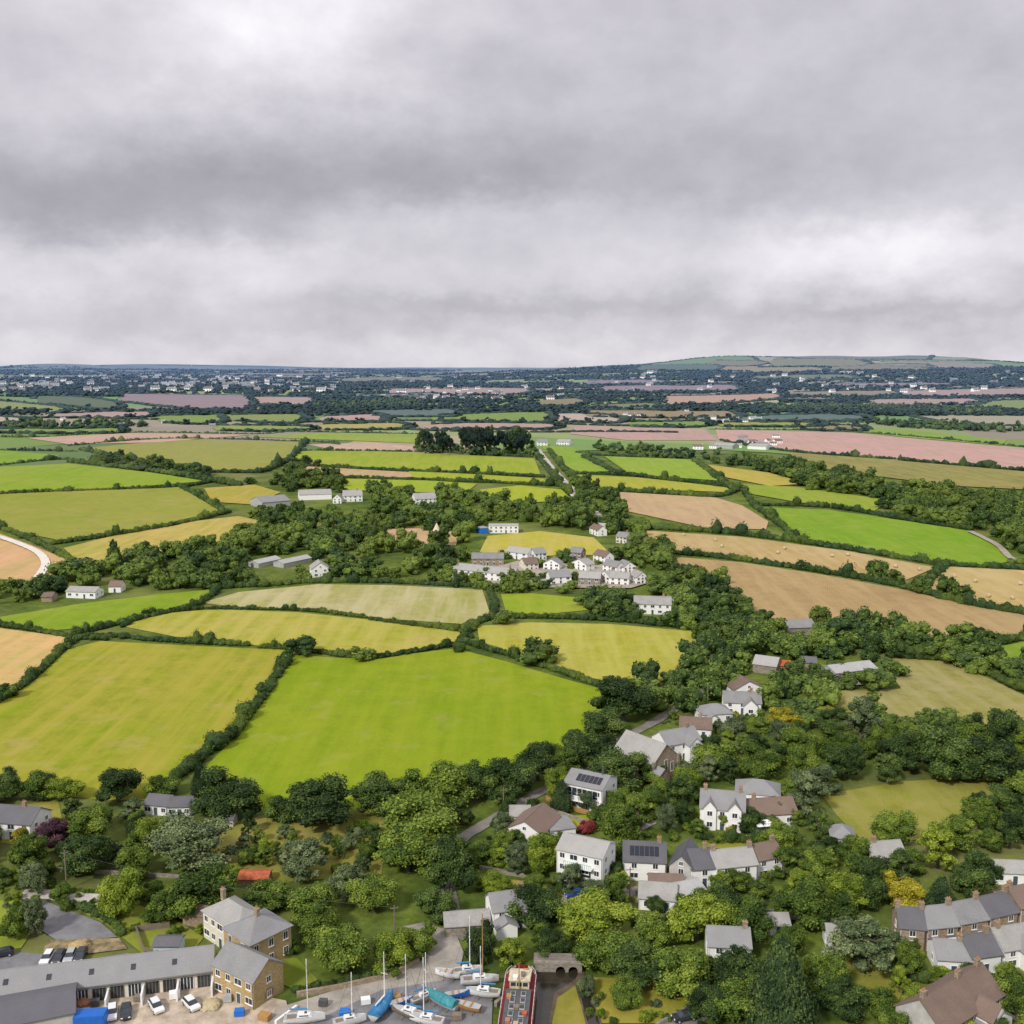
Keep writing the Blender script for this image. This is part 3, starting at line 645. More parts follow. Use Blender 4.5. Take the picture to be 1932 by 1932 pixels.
def frontwins(e,W,D,ev,n,ox=0,oy=0,side=1,nd=1,ww=1.2,wh=1.25,ridge='x',rise=0,base0=0):
    st=1 if ev<3.7 else 2 if ev<6.9 else 3
    for s in range(st):
        zc=base0+(ev/st)*(s+.55)
        for i in range(n):
            x=-W/2+W*(i+.5)/n
            if s==0 and nd and i==n//2: door(e,ox+x,oy-D/2); continue
            window(e,ox+x,oy-D/2,zc,ww*(1.5 if (i+s)%3==0 and ww<1.25 else 1),wh)
        k=max(1,int(D//4))
        if side:
            for i in range(k):
                y=-D/2+D*(i+.5)/k
                window(e,ox+W/2,oy+y,zc,ww*.9,wh,PI/2); window(e,ox-W/2,oy+y,zc,ww*.9,wh,-PI/2)
    if ridge=='y' and rise>1.6: window(e,ox,oy-D/2,ev+rise*.3,ww*.8,1.0)
def place(a,b):
    A=Vector(un(*a));B=Vector(un(*b)); W=(B-A).length; ang=math.atan2(B.y-A.y,B.x-A.x); return A,B,W,ang
def house(name,label,a,b,D,ev,rise,ridge='x',wm='white_wall',rm='slate',chim=(),nw=None,cat='house',lm=None,wins=True,group=None,side=1,extra=None,rect=True,cm='stone_brown',nd=1):
    A,B,W,ang=place(a,b); n=Vector((-math.sin(ang),math.cos(ang))); c=(A+B)/2+n*D/2
    e=empty(name,(c.x,c.y,h(c.x,c.y)),ang)
    gable_block(e,W,D,ev,rise,ridge,wm,rm,chim=chim,cm=cm)
    if wins: frontwins(e,W,D,ev,nw or max(1,int(W//3.2)),ridge=ridge,rise=rise,side=side,nd=nd)
    if wins and c.length<330 and ridge=='x':
        for s in (-1,1):
            bm=bmesh.new(); tube(bm,[(s*(W/2-.15),-D/2-.1,ev-.15),(s*(W/2-.15),-D/2-.1,0)],.05,6); bmo('downpipe',bm,'dark_metal' if s>0 else 'white_paint',e)
    if extra: extra(e,W,D,ev,rise)
    pts=[]
    for sx in (-1,1):
        for sy in (-1,1):
            q=c+Vector((math.cos(ang),math.sin(ang)))*W/2*sx+n*D/2*sy
            for z in (0,ev+rise*.6): pts.append(proj(q.x,q.y,z+h(q.x,q.y)))
    r=(min(p[0] for p in pts),max(p[0] for p in pts),min(p[1] for p in pts),max(p[1] for p in pts))
    if rect: RECTS.append(r+(math.hypot(c.x,c.y),))
    LM.append((lm or 'the '+name.replace('_',' '),(r[0]+r[1])/2,(r[2]+r[3])/2))
    tag(e,label,cat,group); return e
def solar(e,W,D,ev,rise,x0=-.3,x1=.3,n=4):
    sl=rise/(D/2)
    for i in range(n):
        bm=bmesh.new(); xa=W*(x0+(x1-x0)*i/n); xb=W*(x0+(x1-x0)*(i+.85)/n)
        ya,yb=-D*.38,-D*.14; f=lambda y:ev+rise-abs(y)*sl+.24
        vs=[(xa,ya,f(ya)),(xb,ya,f(ya)),(xb,yb,f(yb)),(xa,yb,f(yb))]
        v=[bm.verts.new(p) for p in vs]+[bm.verts.new((p[0],p[1],p[2]+.06)) for p in vs]
        for q in ((3,2,1,0),(4,5,6,7),(0,1,5,4),(1,2,6,5),(2,3,7,6),(3,0,4,7)): bm.faces.new([v[i_] for i_ in q])
        bmo('solar_panel',bm,'solar',e)
def ex_row(e,W,D,ev,rise):
    n=14
    for i in range(n+1):
        x=-W/2+W*i/n
        if i%2==0:
            bm=bmesh.new(); box(bm,x-.15,x+.15,-D/2-3.4,-D/2-.003,-.2,2.2); bmo('divider_wall',bm,'white_wall',e)
    for i in range(n):
        x=-W/2+W*(i+.5)/n; bm=bmesh.new(); box(bm,x-W/n*.4,x+W/n*.4,-D/2-.04,-D/2+.05,0,2.5)
        for k in range(5): box(bm,x-W/n*.4+k*W/n*.19,x-W/n*.4+k*W/n*.19+.1,-D/2-.1,-D/2-.043,0,2.5,1)
        bmo('shopfront',bm,['window_glass','wood_grey' if i%3 else 'white_paint'],e)
    bm=bmesh.new(); box(bm,-W/2,W/2,-D/2-.5,-D/2-.36,ev-.45,ev-.33); bmo('gutter',bm,'dark_metal',e)
    for i in range(5):
        bm=bmesh.new(); x=-W*.35+W*.17*i; y0=-D*.32; z0=ev+rise-abs(y0)*rise/(D/2)+.2; y1=y0+.9; z1=ev+rise-abs(y1)*rise/(D/2)+.2
        v=[bm.verts.new(p) for p in ((x,y0,z0),(x+.8,y0,z0),(x+.8,y1,z1),(x,y1,z1),(x,y0,z0+.08),(x+.8,y0,z0+.08),(x+.8,y1,z1+.08),(x,y1,z1+.08))]
        for q in ((3,2,1,0),(4,5,6,7),(0,1,5,4),(1,2,6,5),(2,3,7,6),(3,0,4,7)): bm.faces.new([v[j] for j in q])
        bmo('roof_light',bm,'window_glass',e)
house('workshop_row','long low slate roofed workshop row with open bays along the yard',(-70,1922),(402,1862),8,3.3,2.3,'x','cream_wall','slate',cat='workshop',lm='the long workshop row',wins=False,extra=ex_row)
def ex_annex(e,W,D,ev,rise):
    bm=bmesh.new(); n=18
    vs=[bm.verts.new((W/2+.06,1.3*math.cos(2*PI*k/n)*.8,1.5+1.0*math.sin(2*PI*k/n))) for k in range(n)]; bm.faces.new(vs)
    bmesh.ops.recalc_face_normals(bm,faces=bm.faces); bmo('round_door',bm,'wood_grey',e)
house('stone_annex','two storey yellow stone annex at right end of the workshop row',(404,1872),(480,1908),7,5.4,2.4,'x','stone_yellow','slate',nw=4,cat='building',lm='the yellow stone annex',extra=ex_annex)
def ex_geo(e,W,D,ev,rise):
    gable_block(e,8.6,9.0,ev+.4,2.4,'hip','stone_yellow','slate',ox=W/2+1.6,oy=-.2,chim=(0,))
    for s in range(2):
        for y in (-3.2,0,3.2): window(e,W/2+5.9,-.2+y,1.6+s*3.0,1.1,1.6,PI/2)
        for x in (-2.2,2.0): window(e,W/2+1.6+x,-4.7,1.6+s*3,1.1,1.6)
house('stone_manor','L shaped yellow stone house with hipped grey roof beside the yard',(385,1768),(450,1812),7,5.6,2.4,'hip','cream_wall','slate_pale',nw=5,side=0,chim=(-.7,),lm='the yellow stone house',extra=ex_geo)
house('metal_shed','dark metal roofed shed in the bottom left corner',(-70,1990),(142,1945),9,3.4,1.5,'x','grey_wall','metal_dark',cat='shed',lm='the dark metal shed',wins=False)
house('garden_shed','small blue grey shed beside the stone house',(290,1806),(338,1806),3.5,2.3,.6,'x','blue_wall','slate_dark',cat='shed',wins=False,lm='the small blue shed')
house('garden_outbuilding','brown lean-to outbuilding behind the yellow stone house',(345,1745),(384,1752),4,2.6,.9,'x','stone_brown','tile_brown',cat='shed',wins=False,lm='the brown outbuilding')
house('cottage','low white bungalow with dark roof at the edge of the big field, left',(272,1536),(316,1540),6,2.6,1.4,'x','white_wall','slate_dark',nw=3,lm='the low white bungalow')
house('cottage','low white gabled annex beside the low white bungalow',(318,1542),(360,1541),5.5,2.7,1.3,'x','white_wall','slate_dark',nw=3,lm='the white gabled annex')
house('detached_house','white house with dark tiled roof at the left edge',(-40,1580),(60,1588),8,4.2,2.4,'x','white_wall','slate_dark',nw=4,lm='the left edge white house',chim=(.4,))
house('hen_house','small dark hut in the meadow below the white bungalow',(415,1560),(440,1561),3,2,.7,'x','grey_wall','slate_dark',cat='hut',wins=False)
house('orange_shed','low shed with orange roof hidden between the trees',(450,1672),(505,1672),4,1.6,.6,'x','stone_brown','rust_roof',cat='shed',wins=False,lm='the orange roofed shed')
def ex_mod(e,W,D,ev,rise):
    solar(e,W,D,ev,rise,-.25,.4,6)
    bm=bmesh.new(); box(bm,-W*.42,W*.38,-D/2-.09,-D/2+.02,3.4,5.4)
    for i in range(7): x=-W*.42+W*.8*i/6; box(bm,x-.06,x+.06,-D/2-.14,-D/2-.093,3.4,5.4,1)
    bmo('window_band',bm,['window_glass','white_paint'],e)
    bm=bmesh.new(); box(bm,-W*.5-.6,W*.5,-D/2-2.0,-D/2-.15,2.75,2.95)
    for i in range(9): x=-W*.5-.5+(W+.4)*i/8; box(bm,x-.03,x+.03,-D/2-2.0,-D/2-1.94,2.953,3.9,1)
    box(bm,-W*.5-.6,W*.5,-D/2-2.0,-D/2-1.94,3.9,3.96,1)
    bmo('balcony',bm,['white_wall','dark_metal'],e)
    bm=bmesh.new(); box(bm,W*.3,W*.34,-.2,.2,ev+rise,ev+rise+2.2); bmo('flue',bm,'dark_metal',e)
house('modern_house','large white modern house with grey roof, solar panels and front balcony',(1064,1520),(1136,1536),9.5,6.2,1.9,'x','white_wall','slate',nw=4,lm='the modern white house',extra=ex_mod)
def fence(name,pts,label,ht=1.2,mat='wood_warm',cat='fence',th=.06,wall=False):
    P=[W3(*p) for p in pts]; e=empty(name,P[0])
    for a,b in zip(P,P[1:]):
        d=b-a; L_=math.hypot(d.x,d.y); ang=math.atan2(d.y,d.x); bm=bmesh.new()
        if wall: box(bm,0,L_,-th,th,-.3,ht)
        else:
            for k in range(5): box(bm,0,L_,-.02,.02,.12+k*ht/5,.12+k*ht/5+ht/6)
        bmo('panel' if not wall else 'stone_face',bm,mat,e,a-P[0],ang)
        if not wall:
            n=max(1,int(L_/2.2))
            for i in range(n+1):
                bm=bmesh.new(); box(bm,L_*i/n-.05,L_*i/n+.05,.022,.12,-.2,ht+.08); bmo('post',bm,mat,e,a-P[0],ang)
    tag(e,label,cat,None); return e
fence('wooden_fence',[(1030,1510),(1050,1522),(1115,1540),(1138,1540)],'orange timber fence along the terrace of the modern white house',1.3)
fence('garden_wall',[(1020,1525),(1110,1556),(1200,1562)],'low grey stone retaining wall below the modern white house',1.0,'stone_grey','wall',.2,wall=True)
def ex_chap(e,W,D,ev,rise):
    for y in (-2.6,0,2.6): window(e,W/2,y,3.2 if y else 3.8,1.3,2.6 if y else 3.6,PI/2)
    for i in range(3): window(e,-W/2+W*(i+.5)/3,-D/2,3.2,1.1,2.6)
    gable_block(e,3.0,4.5,3.2,1.6,'x','stone_brown','slate',ox=W/2+1.5,oy=-4.0)
    bm=bmesh.new()
    for s in (-1,1): box(bm,W/2-.1,W/2+.5,s*D/2-.5,s*D/2+.4,0,ev+.6)
    bmo('buttress',bm,'stone_grey',e)
house('stone_chapel','old stone chapel with long pale slate roof and tall gable windows',(1158,1450),(1232,1480),10,5.6,4.2,'x','stone_brown','slate_pale',cat='chapel',lm='the stone chapel',wins=False,extra=ex_chap)
H=[
('detached_house','white gabled house directly behind the stone chapel',(1258,1440),(1322,1428),8,5.2,2.6,'x','white_wall','slate',(.6,),'the white house behind the chapel'),
('bungalow','white bungalow with brown tiled roof beside the rising lane',(1282,1390),(1342,1394),7.5,2.9,2.1,'x','white_wall','tile_brown',(.3,),'the brown roofed bungalow'),
('bungalow','white bungalow with hipped grey roof, second up the rising lane',(1325,1366),(1382,1363),7.5,3.0,2.2,'hip','white_wall','slate',(),'the hipped grey roofed bungalow'),
('detached_house','white gabled house third up the rising lane',(1365,1346),(1436,1349),7.5,3.8,2.4,'x','white_wall','slate',(.5,),'the third lane house'),
('detached_house','white house with brown roof highest up the rising lane',(1385,1324),(1440,1320),8,4.0,2.6,'y','white_wall','tile_brown',(),'the topmost lane house'),
('detached_house','tall white house with twin gables and grey slate roof amid trees',(1320,1562),(1404,1570),8,5.2,3.0,'x','white_wall','slate',(-.8,.8),'the tall twin gabled house'),
('detached_house','white house with grey hipped roof behind the twin gabled house',(1388,1520),(1470,1528),8,3.6,2.4,'hip','white_wall','slate',(),'the grey hipped house'),
('detached_house','white house with brown roof and conservatory, right of the twin gabled house',(1408,1566),(1504,1560),8,3.6,2.3,'x','white_wall','tile_brown',(-.5,),'the conservatory house'),
('bungalow','white bungalow with brown tiled gable roof above the terrace',(957,1588),(1022,1602),11,3.4,2.4,'y','white_wall','tile_brown',(),'the brown gabled bungalow'),
('extension','white flat roofed block right of the brown gabled bungalow',(1040,1592),(1086,1586),7,3.0,.5,'flat','white_wall','slate',(),'the flat roofed block'),
('small_house','little white house behind the brown gabled bungalow',(962,1558),(1000,1558),4,2.6,1.6,'x','white_wall','slate_pale',(),'the little white house'),
('terraced_house','white house with solar panelled dark roof, leftmost of the village row',(1176,1660),(1256,1664),8,4.4,2.6,'x','white_wall','slate_dark',(.7,),'the solar roofed row house'),
('terraced_house','grey clad house with dark metal roof in the village row',(1262,1668),(1306,1676),9,4.4,2.4,'y','grey_wall','metal_dark',(),'the grey clad house'),
('terraced_house','dark roofed house with wide white gable in the village row',(1304,1676),(1354,1672),9,4.2,2.3,'x','white_wall','slate_dark',(.5,),'the white gabled row house'),
('terraced_house','long white cottage with pale slate roof in the village row',(1352,1676),(1428,1668),7,4.6,2.2,'x','white_wall','slate_pale',(-.9,.9),'the long white cottage'),
('terraced_house','white cottage with pinkish roof at right end of the village row',(1428,1660),(1476,1650),6.5,4.4,2.0,'x','white_wall','tile_brown',(.8,),'the pink roofed cottage'),
('cottage','white two storey cottage by the quay trees with grey gable roof',(930,1760),(997,1750),6,4.4,2.2,'x','white_wall','slate',(.8,),'the quayside white cottage'),
('stone_barn','low stone ruin with weathered roof left of the quayside cottage',(840,1770),(925,1764),5.5,2.4,1.3,'x','stone_grey','slate_pale',(),'the low stone barn'),
('bungalow','pale low house with white walls in front of the village row',(1205,1716),(1275,1722),7,2.6,1.7,'x','white_wall','slate_pale',(),'the pale low house'),
('bungalow','small house with brown roof just left of centre of the village row front',(1225,1696),(1290,1698),5,2.8,1.5,'x','stone_brown','tile_brown',(),'the small brown roofed house'),
('bungalow','white garage with pale flat roof below the village row',(1285,1712),(1330,1700),6,2.6,1.0,'x','white_wall','metal_roof',(),'the white garage'),
('detached_house','white house half hidden by trees near the creek bridge',(1336,1822),(1416,1826),6.5,4.0,2.0,'x','white_wall','slate',(.8,),'the half hidden white house'),
('cottage','small grey house with grey roof in woodland, right of centre',(1568,1606),(1612,1610),6,3.4,2.0,'hip','grey_wall','slate',(),'the small grey woodland house'),
('cottage','white cottage with pale slate roof in the right hand trees',(1650,1645),(1708,1640),6,3.4,2.0,'x','white_wall','slate_pale',(-.7,),'the pale roofed cottage'),
('cottage','low white cottage at the right edge among trees',(1870,1668),(1960,1672),5,2.8,1.5,'x','white_wall','slate_pale',(),'the right edge cottage'),
('cottage','tiny white cottage roof peeping between trees above the half hidden house',(1448,1765),(1490,1765),4.5,2.2,1.2,'x','white_wall','slate_pale',(),'the tiny white cottage'),
('terraced_house','white house with pale roof left of the stone terrace',(1562,1800),(1622,1804),6,2.8,1.6,'x','white_wall','slate_pale',(),'the pale house left of the terrace'),
('terraced_house','brown stone terraced house with grey roof, leftmost of the stone terrace',(1696,1792),(1744,1796),7,4.6,2.3,'x','stone_brown','slate_dark',(-.95,.95),'the stone terrace left end'),
('terraced_house','brown stone terraced house with brick chimneys, second in the stone terrace',(1747,1794),(1806,1788),7,4.6,2.3,'x','stone_brown','slate',(.95,),'the second stone terrace house'),
('terraced_house','brown stone terraced house, third in the stone terrace',(1810,1786),(1862,1776),7,4.7,2.3,'x','stone_brown','slate',(.95,),'the third stone terrace house'),
('terraced_house','brown stone terraced house at right end of the stone terrace',(1865,1774),(1918,1762),7,4.7,2.3,'x','stone_brown','slate_dark',(.95,),'the stone terrace right end'),
('terraced_house','stone house with tiled roof beyond the stone terrace at the right edge',(1922,1760),(1990,1745),7,5.2,2.4,'x','stone_brown','tile_brown',(-.9,),'the last edge terrace house'),
('terraced_house','white house with dark roof in front of the stone terrace, left',(1768,1840),(1830,1844),6.5,3.2,2.0,'x','white_wall','slate',(.6,),'the front left white row house'),
('terraced_house','white gable house with grey roof in front of the stone terrace, middle',(1832,1842),(1888,1834),7,3.6,2.3,'x','white_wall','slate_dark',(.7,),'the front middle white row house'),
('terraced_house','white gable house with grey roof in front of the stone terrace, right edge',(1892,1830),(1960,1818),7,3.8,2.4,'x','white_wall','slate_pale',(-.7,),'the front right white row house'),
('detached_house','large grey rendered house with dark brown roof and tall chimneys in bottom right corner',(1775,1998),(1890,1922),8.5,4.6,3.4,'x','grey_wall','tile_brown',(-.9,.2,.85),'the large brown roofed house'),
('detached_house','white gabled wing right of the large brown roofed house',(1868,1975),(1908,1948),6,3.0,2.0,'y','white_wall','slate',(),'the white gabled wing'),
('barn','long grey corrugated barn on the right hillside',(1576,1290),(1654,1280),9,3.8,1.5,'x','pale_metal','metal_roof',(),'the grey corrugated barn'),
('barn','pale roofed stone barn in the trees left of the corrugated barn',(1420,1268),(1464,1274),8,3.2,2.2,'x','stone_grey','slate_pale',(),'the pale roofed barn'),
('shed','rusty orange roofed shed beside the pale roofed barn',(1470,1268),(1494,1268),6,2.4,1.0,'x','stone_brown','rust_roof',(),'the rusty orange shed'),
('shed','small dark barn between the rusty shed and the corrugated barn',(1510,1262),(1540,1264),6,2.6,1.3,'x','stone_brown','slate_dark',(),'the small dark barn'),
('barn','grey roofed farm building above the hillside barns',(1488,1200),(1540,1198),11,3.4,2.0,'x','stone_grey','slate',(),'the upper grey barn'),
('detached_house','long white house beside the lane below the hamlet',(1196,1158),(1266,1160),9,4.6,2.6,'x','white_wall','slate_pale',(.6,),'the long white house'),
('farmhouse','long pale two storey terrace at the left of the hamlet',(846,1088),(968,1102),8,4.6,2.4,'x','white_wall','slate_pale',(-.8,0,.8),'the long hamlet terrace'),
('cottage','pale stone house with grey roof behind the hamlet terrace',(890,1068),(950,1068),8,4.2,2.4,'x','stone_brown','slate',(.7,),'the house behind the hamlet terrace'),
('modern_house','white flat roofed modern house beyond the playing field',(922,1006),(978,1006),10,4.6,.5,'flat','white_wall','metal_roof',(),'the flat roofed modern house'),
('outbuilding','blue walled block at left of the flat roofed modern house',(908,1008),(921,1007),8,3.8,.5,'flat','blue_paint','metal_roof',(),'the blue walled block'),
('detached_house','white gabled house right of the glasshouses in the woods',(588,1090),(622,1088),10,4.4,3.2,'y','white_wall','slate_pale',(),'the white woodland house'),
('glasshouse','long low pale glasshouse in the left woods',(488,1072),(530,1062),8,2.4,1.3,'x','pale_metal','metal_roof',(),'the left glasshouse'),
('glasshouse','second pale glasshouse right of the first in the woods',(535,1072),(588,1060),8,2.4,1.3,'x','pale_metal','metal_roof',(),'the right glasshouse'),
('detached_house','white house among bushes below the white curved track',(125,1128),(180,1130),8,3.2,1.6,'x','white_wall','slate_pale',(),'the house below the white track'),
('shed','small red brown shed left of the house below the white track',(78,1136),(98,1136),7,2.4,1.3,'x','stone_brown','tile_brown',(),'the small red shed'),
('cottage','tiny white cottage among trees above the house below the white track',(205,1118),(228,1118),7,3.0,2.0,'x','white_wall','tile_brown',(),'the tiny tree hidden cottage'),
('barn','large dark roofed farm barn, leftmost on the farm above the woods',(495,960),(548,955),22,4.4,3.2,'x','pale_metal','slate',(),'the dark farm barn'),
('barn','long pale roofed farm barn above the woods, middle of the farm',(565,944),(626,942),18,4.2,2.8,'x','white_wall','slate_pale',(),'the pale farm barn'),
('farmhouse','white farmhouse at right end of the farm above the woods',(648,947),(684,946),12,4.6,3.6,'x','white_wall','slate_pale',(.5,),'the white farmhouse'),
('cottage','small white cottage with gable left of the white farmhouse',(628,950),(644,950),9,4.0,3.0,'y','white_wall','slate',(),'the cottage beside the farmhouse'),
('detached_house','white gabled house alone above the tree belt, centre',(784,952),(824,950),13,4,3.8,'x','white_wall','slate_pale',(),'the lone white gabled house'),
('barn','white barn on the far right farm',(1410,848),(1445,850),18,4.6,2.4,'x','white_wall','slate_pale',(),'the far white barn'),
('barn','long grey shed on the far right farm beside the brown field',(1345,846),(1382,848),18,4.2,2.4,'x','pale_metal','metal_roof',(),'the far grey shed'),
('farmhouse','white farmhouse right of the dark pine clump',(1014,842),(1033,842),14,5,3.4,'x','white_wall','slate',(),'the farmhouse right of the pines'),
('farmhouse','white low farm building near the far road bend',(1050,840),(1074,841),12,4.4,3,'x','white_wall','slate_pale',(),'the farm near the road bend'),
]
for t in H:
    n_,lb,a,b_,D,ev,ri,rg,wm,rm,ch,lm=t
    cat={'terraced_house':'house','detached_house':'house','small_house':'house','modern_house':'house','farmhouse':'house','stone_barn':'barn','extension':'building','outbuilding':'building'}.get(n_,n_.replace('_',' '))
    ex=None
    if 'solar' in lb and n_=='terraced_house': ex=lambda e,W,D,ev,r:solar(e,W,D,ev,r,-.35,.35,6)
    if 'conservatory' in lb:
        def ex(e,W,D,ev,r):
            gable_block(e,4.5,3.2,2.3,.9,'hip','window_glass','white_paint',ox=-W*.2,oy=-D/2-1.7,ov=.1)
    if 'twin gables' in lb:
        def ex(e,W,D,ev,r):
            for s in (-.28,.28):
                gable_block(e,3,3.2,ev+.2,1.7,'y','white_wall','slate',ox=W*s,oy=-D/2+.9,ov=.2)
                window(e,W*s,-D/2-.7,ev-1,1.3,1.3); window(e,W*s,-D/2-.7,1.5,1.4,1.3)
    if 'directly behind' in lb or 'third up' in lb or 'front of the stone terrace, right' in lb:
        def ex(e,W,D,ev,r):
            gable_block(e,4.2,4,ev-.3,2.0,'y','white_wall','slate',ox=W*.2,oy=-D/2-.6,ov=.25); window(e,W*.2,-D/2-2.6,ev*.5,1.5,1.3)
    if n_=='bungalow' and 'lane' in lb:
        rr_=rm
        def ex(e,W,D,ev,r,rr_=rm): gable_block(e,3.6,3,2.4,1.1,'y','white_wall',rr_,ox=-W*.22,oy=-D/2-1.1)
    if n_=='cottage' and 'quay' in lb:
        def ex(e,W,D,ev,r): gable_block(e,4,3,2.4,1.1,'y','white_wall','slate',ox=-W*.2,oy=-D/2-1.5)
    if 'large grey rendered' in lb:
        def ex(e,W,D,ev,r):
            gable_block(e,4,3.4,ev-.3,2.0,'y','white_wall','tile_brown',ox=W*.15,oy=-D/2-1.2); window(e,W*.15,-D/2-2.9,ev*.6,1.5,1.3)
    wn=n_ not in('barn','stone_barn','shed','glasshouse','outbuilding')
    if n_=='barn' and 'long grey corrugated' in lb:
        def ex(e,W,D,ev,r):
            for i in range(6):
                bm=bmesh.new(); x=-W/2+W*(i+.5)/6; box(bm,x-W/14,x+W/14,-D/2-.06,-D/2+.03,0,2.9); bmo('bay_opening',bm,'dark_metal',e)
    house(n_,lb,a,b_,D,ev,ri,rg,wm,rm,ch,cat=cat,lm=lm,wins=wn,extra=ex)
def ex_three(e,W,D,ev,rise):
    bm=bmesh.new(); box(bm,-W*.3,W*.3,-D/2-1.3,-D/2-.003,4.75,4.92); bmo('balcony_floor',bm,'white_wall',e)
    bm=bmesh.new()
    for i in range(14): x=-W*.3+W*.6*i/13; box(bm,x-.03,x+.03,-D/2-1.3,-D/2-1.25,4.923,5.9)
    box(bm,-W*.3,W*.3,-D/2-1.32,-D/2-1.24,5.903,5.98); bmo('balcony_railing',bm,'green_rail',e)
    bm=bmesh.new(); box(bm,-W*.28,-W*.05,-D/2-.06,-D/2+.02,2.6,4.4); box(bm,W*.02,W*.25,-D/2-.06,-D/2+.02,2.6,4.4)
    bmo('window_band',bm,'window_glass',e)
house('tall_house','tall white three storey house with green balcony railing',(1050,1664),(1136,1684),8,7.6,1.7,'x','white_wall','slate_pale',(),nw=4,lm='the tall balcony house',extra=ex_three)
for i,(x,y,w,r_,wm,rm) in enumerate([(975,1058,40,'x','white_wall','slate_pale'),(1040,1078,30,'y','white_wall','slate'),(1058,1102,40,'x','white_wall','slate'),(1092,1080,28,'y','white_wall','slate_pale'),(1112,1106,40,'x','stone_grey','slate_pale'),(1003,1076,26,'x','cream_wall','tile_brown'),(1150,1084,26,'x','white_wall','slate'),(1168,1106,36,'x','white_wall','slate_pale'),(1188,1082,24,'y','white_wall','slate'),(1130,1064,22,'x','white_wall','tile_brown'),(1085,1056,22,'x','stone_grey','slate'),(1212,1102,22,'y','white_wall','slate_pale'),(1120,1012,16,'x','white_wall','tile_brown'),(1172,1026,20,'x','cream_wall','slate'),(1020,1056,22,'x','white_wall','slate'),(1140,1104,20,'y','white_wall','slate_pale')]):
    nm={'white_wall':'white','cream_wall':'cream','stone_grey':'grey stone'}[wm]; rn={'slate':'grey slate','slate_pale':'pale slate','tile_brown':'brown'}[rm]
    house('cottage','%s hamlet house with %s roof %s'%(nm,rn,'in the lower cluster' if y>1050 else 'beside the lane above the cluster'),(x-w/2,y-2+(i%3-1)*4),(x+w/2,y),6.5+(i%3),3.9,2.4,r_,wm,rm,(.6,) if i%2 else (),group='hamlet houses',lm='the hamlet',nw=3)
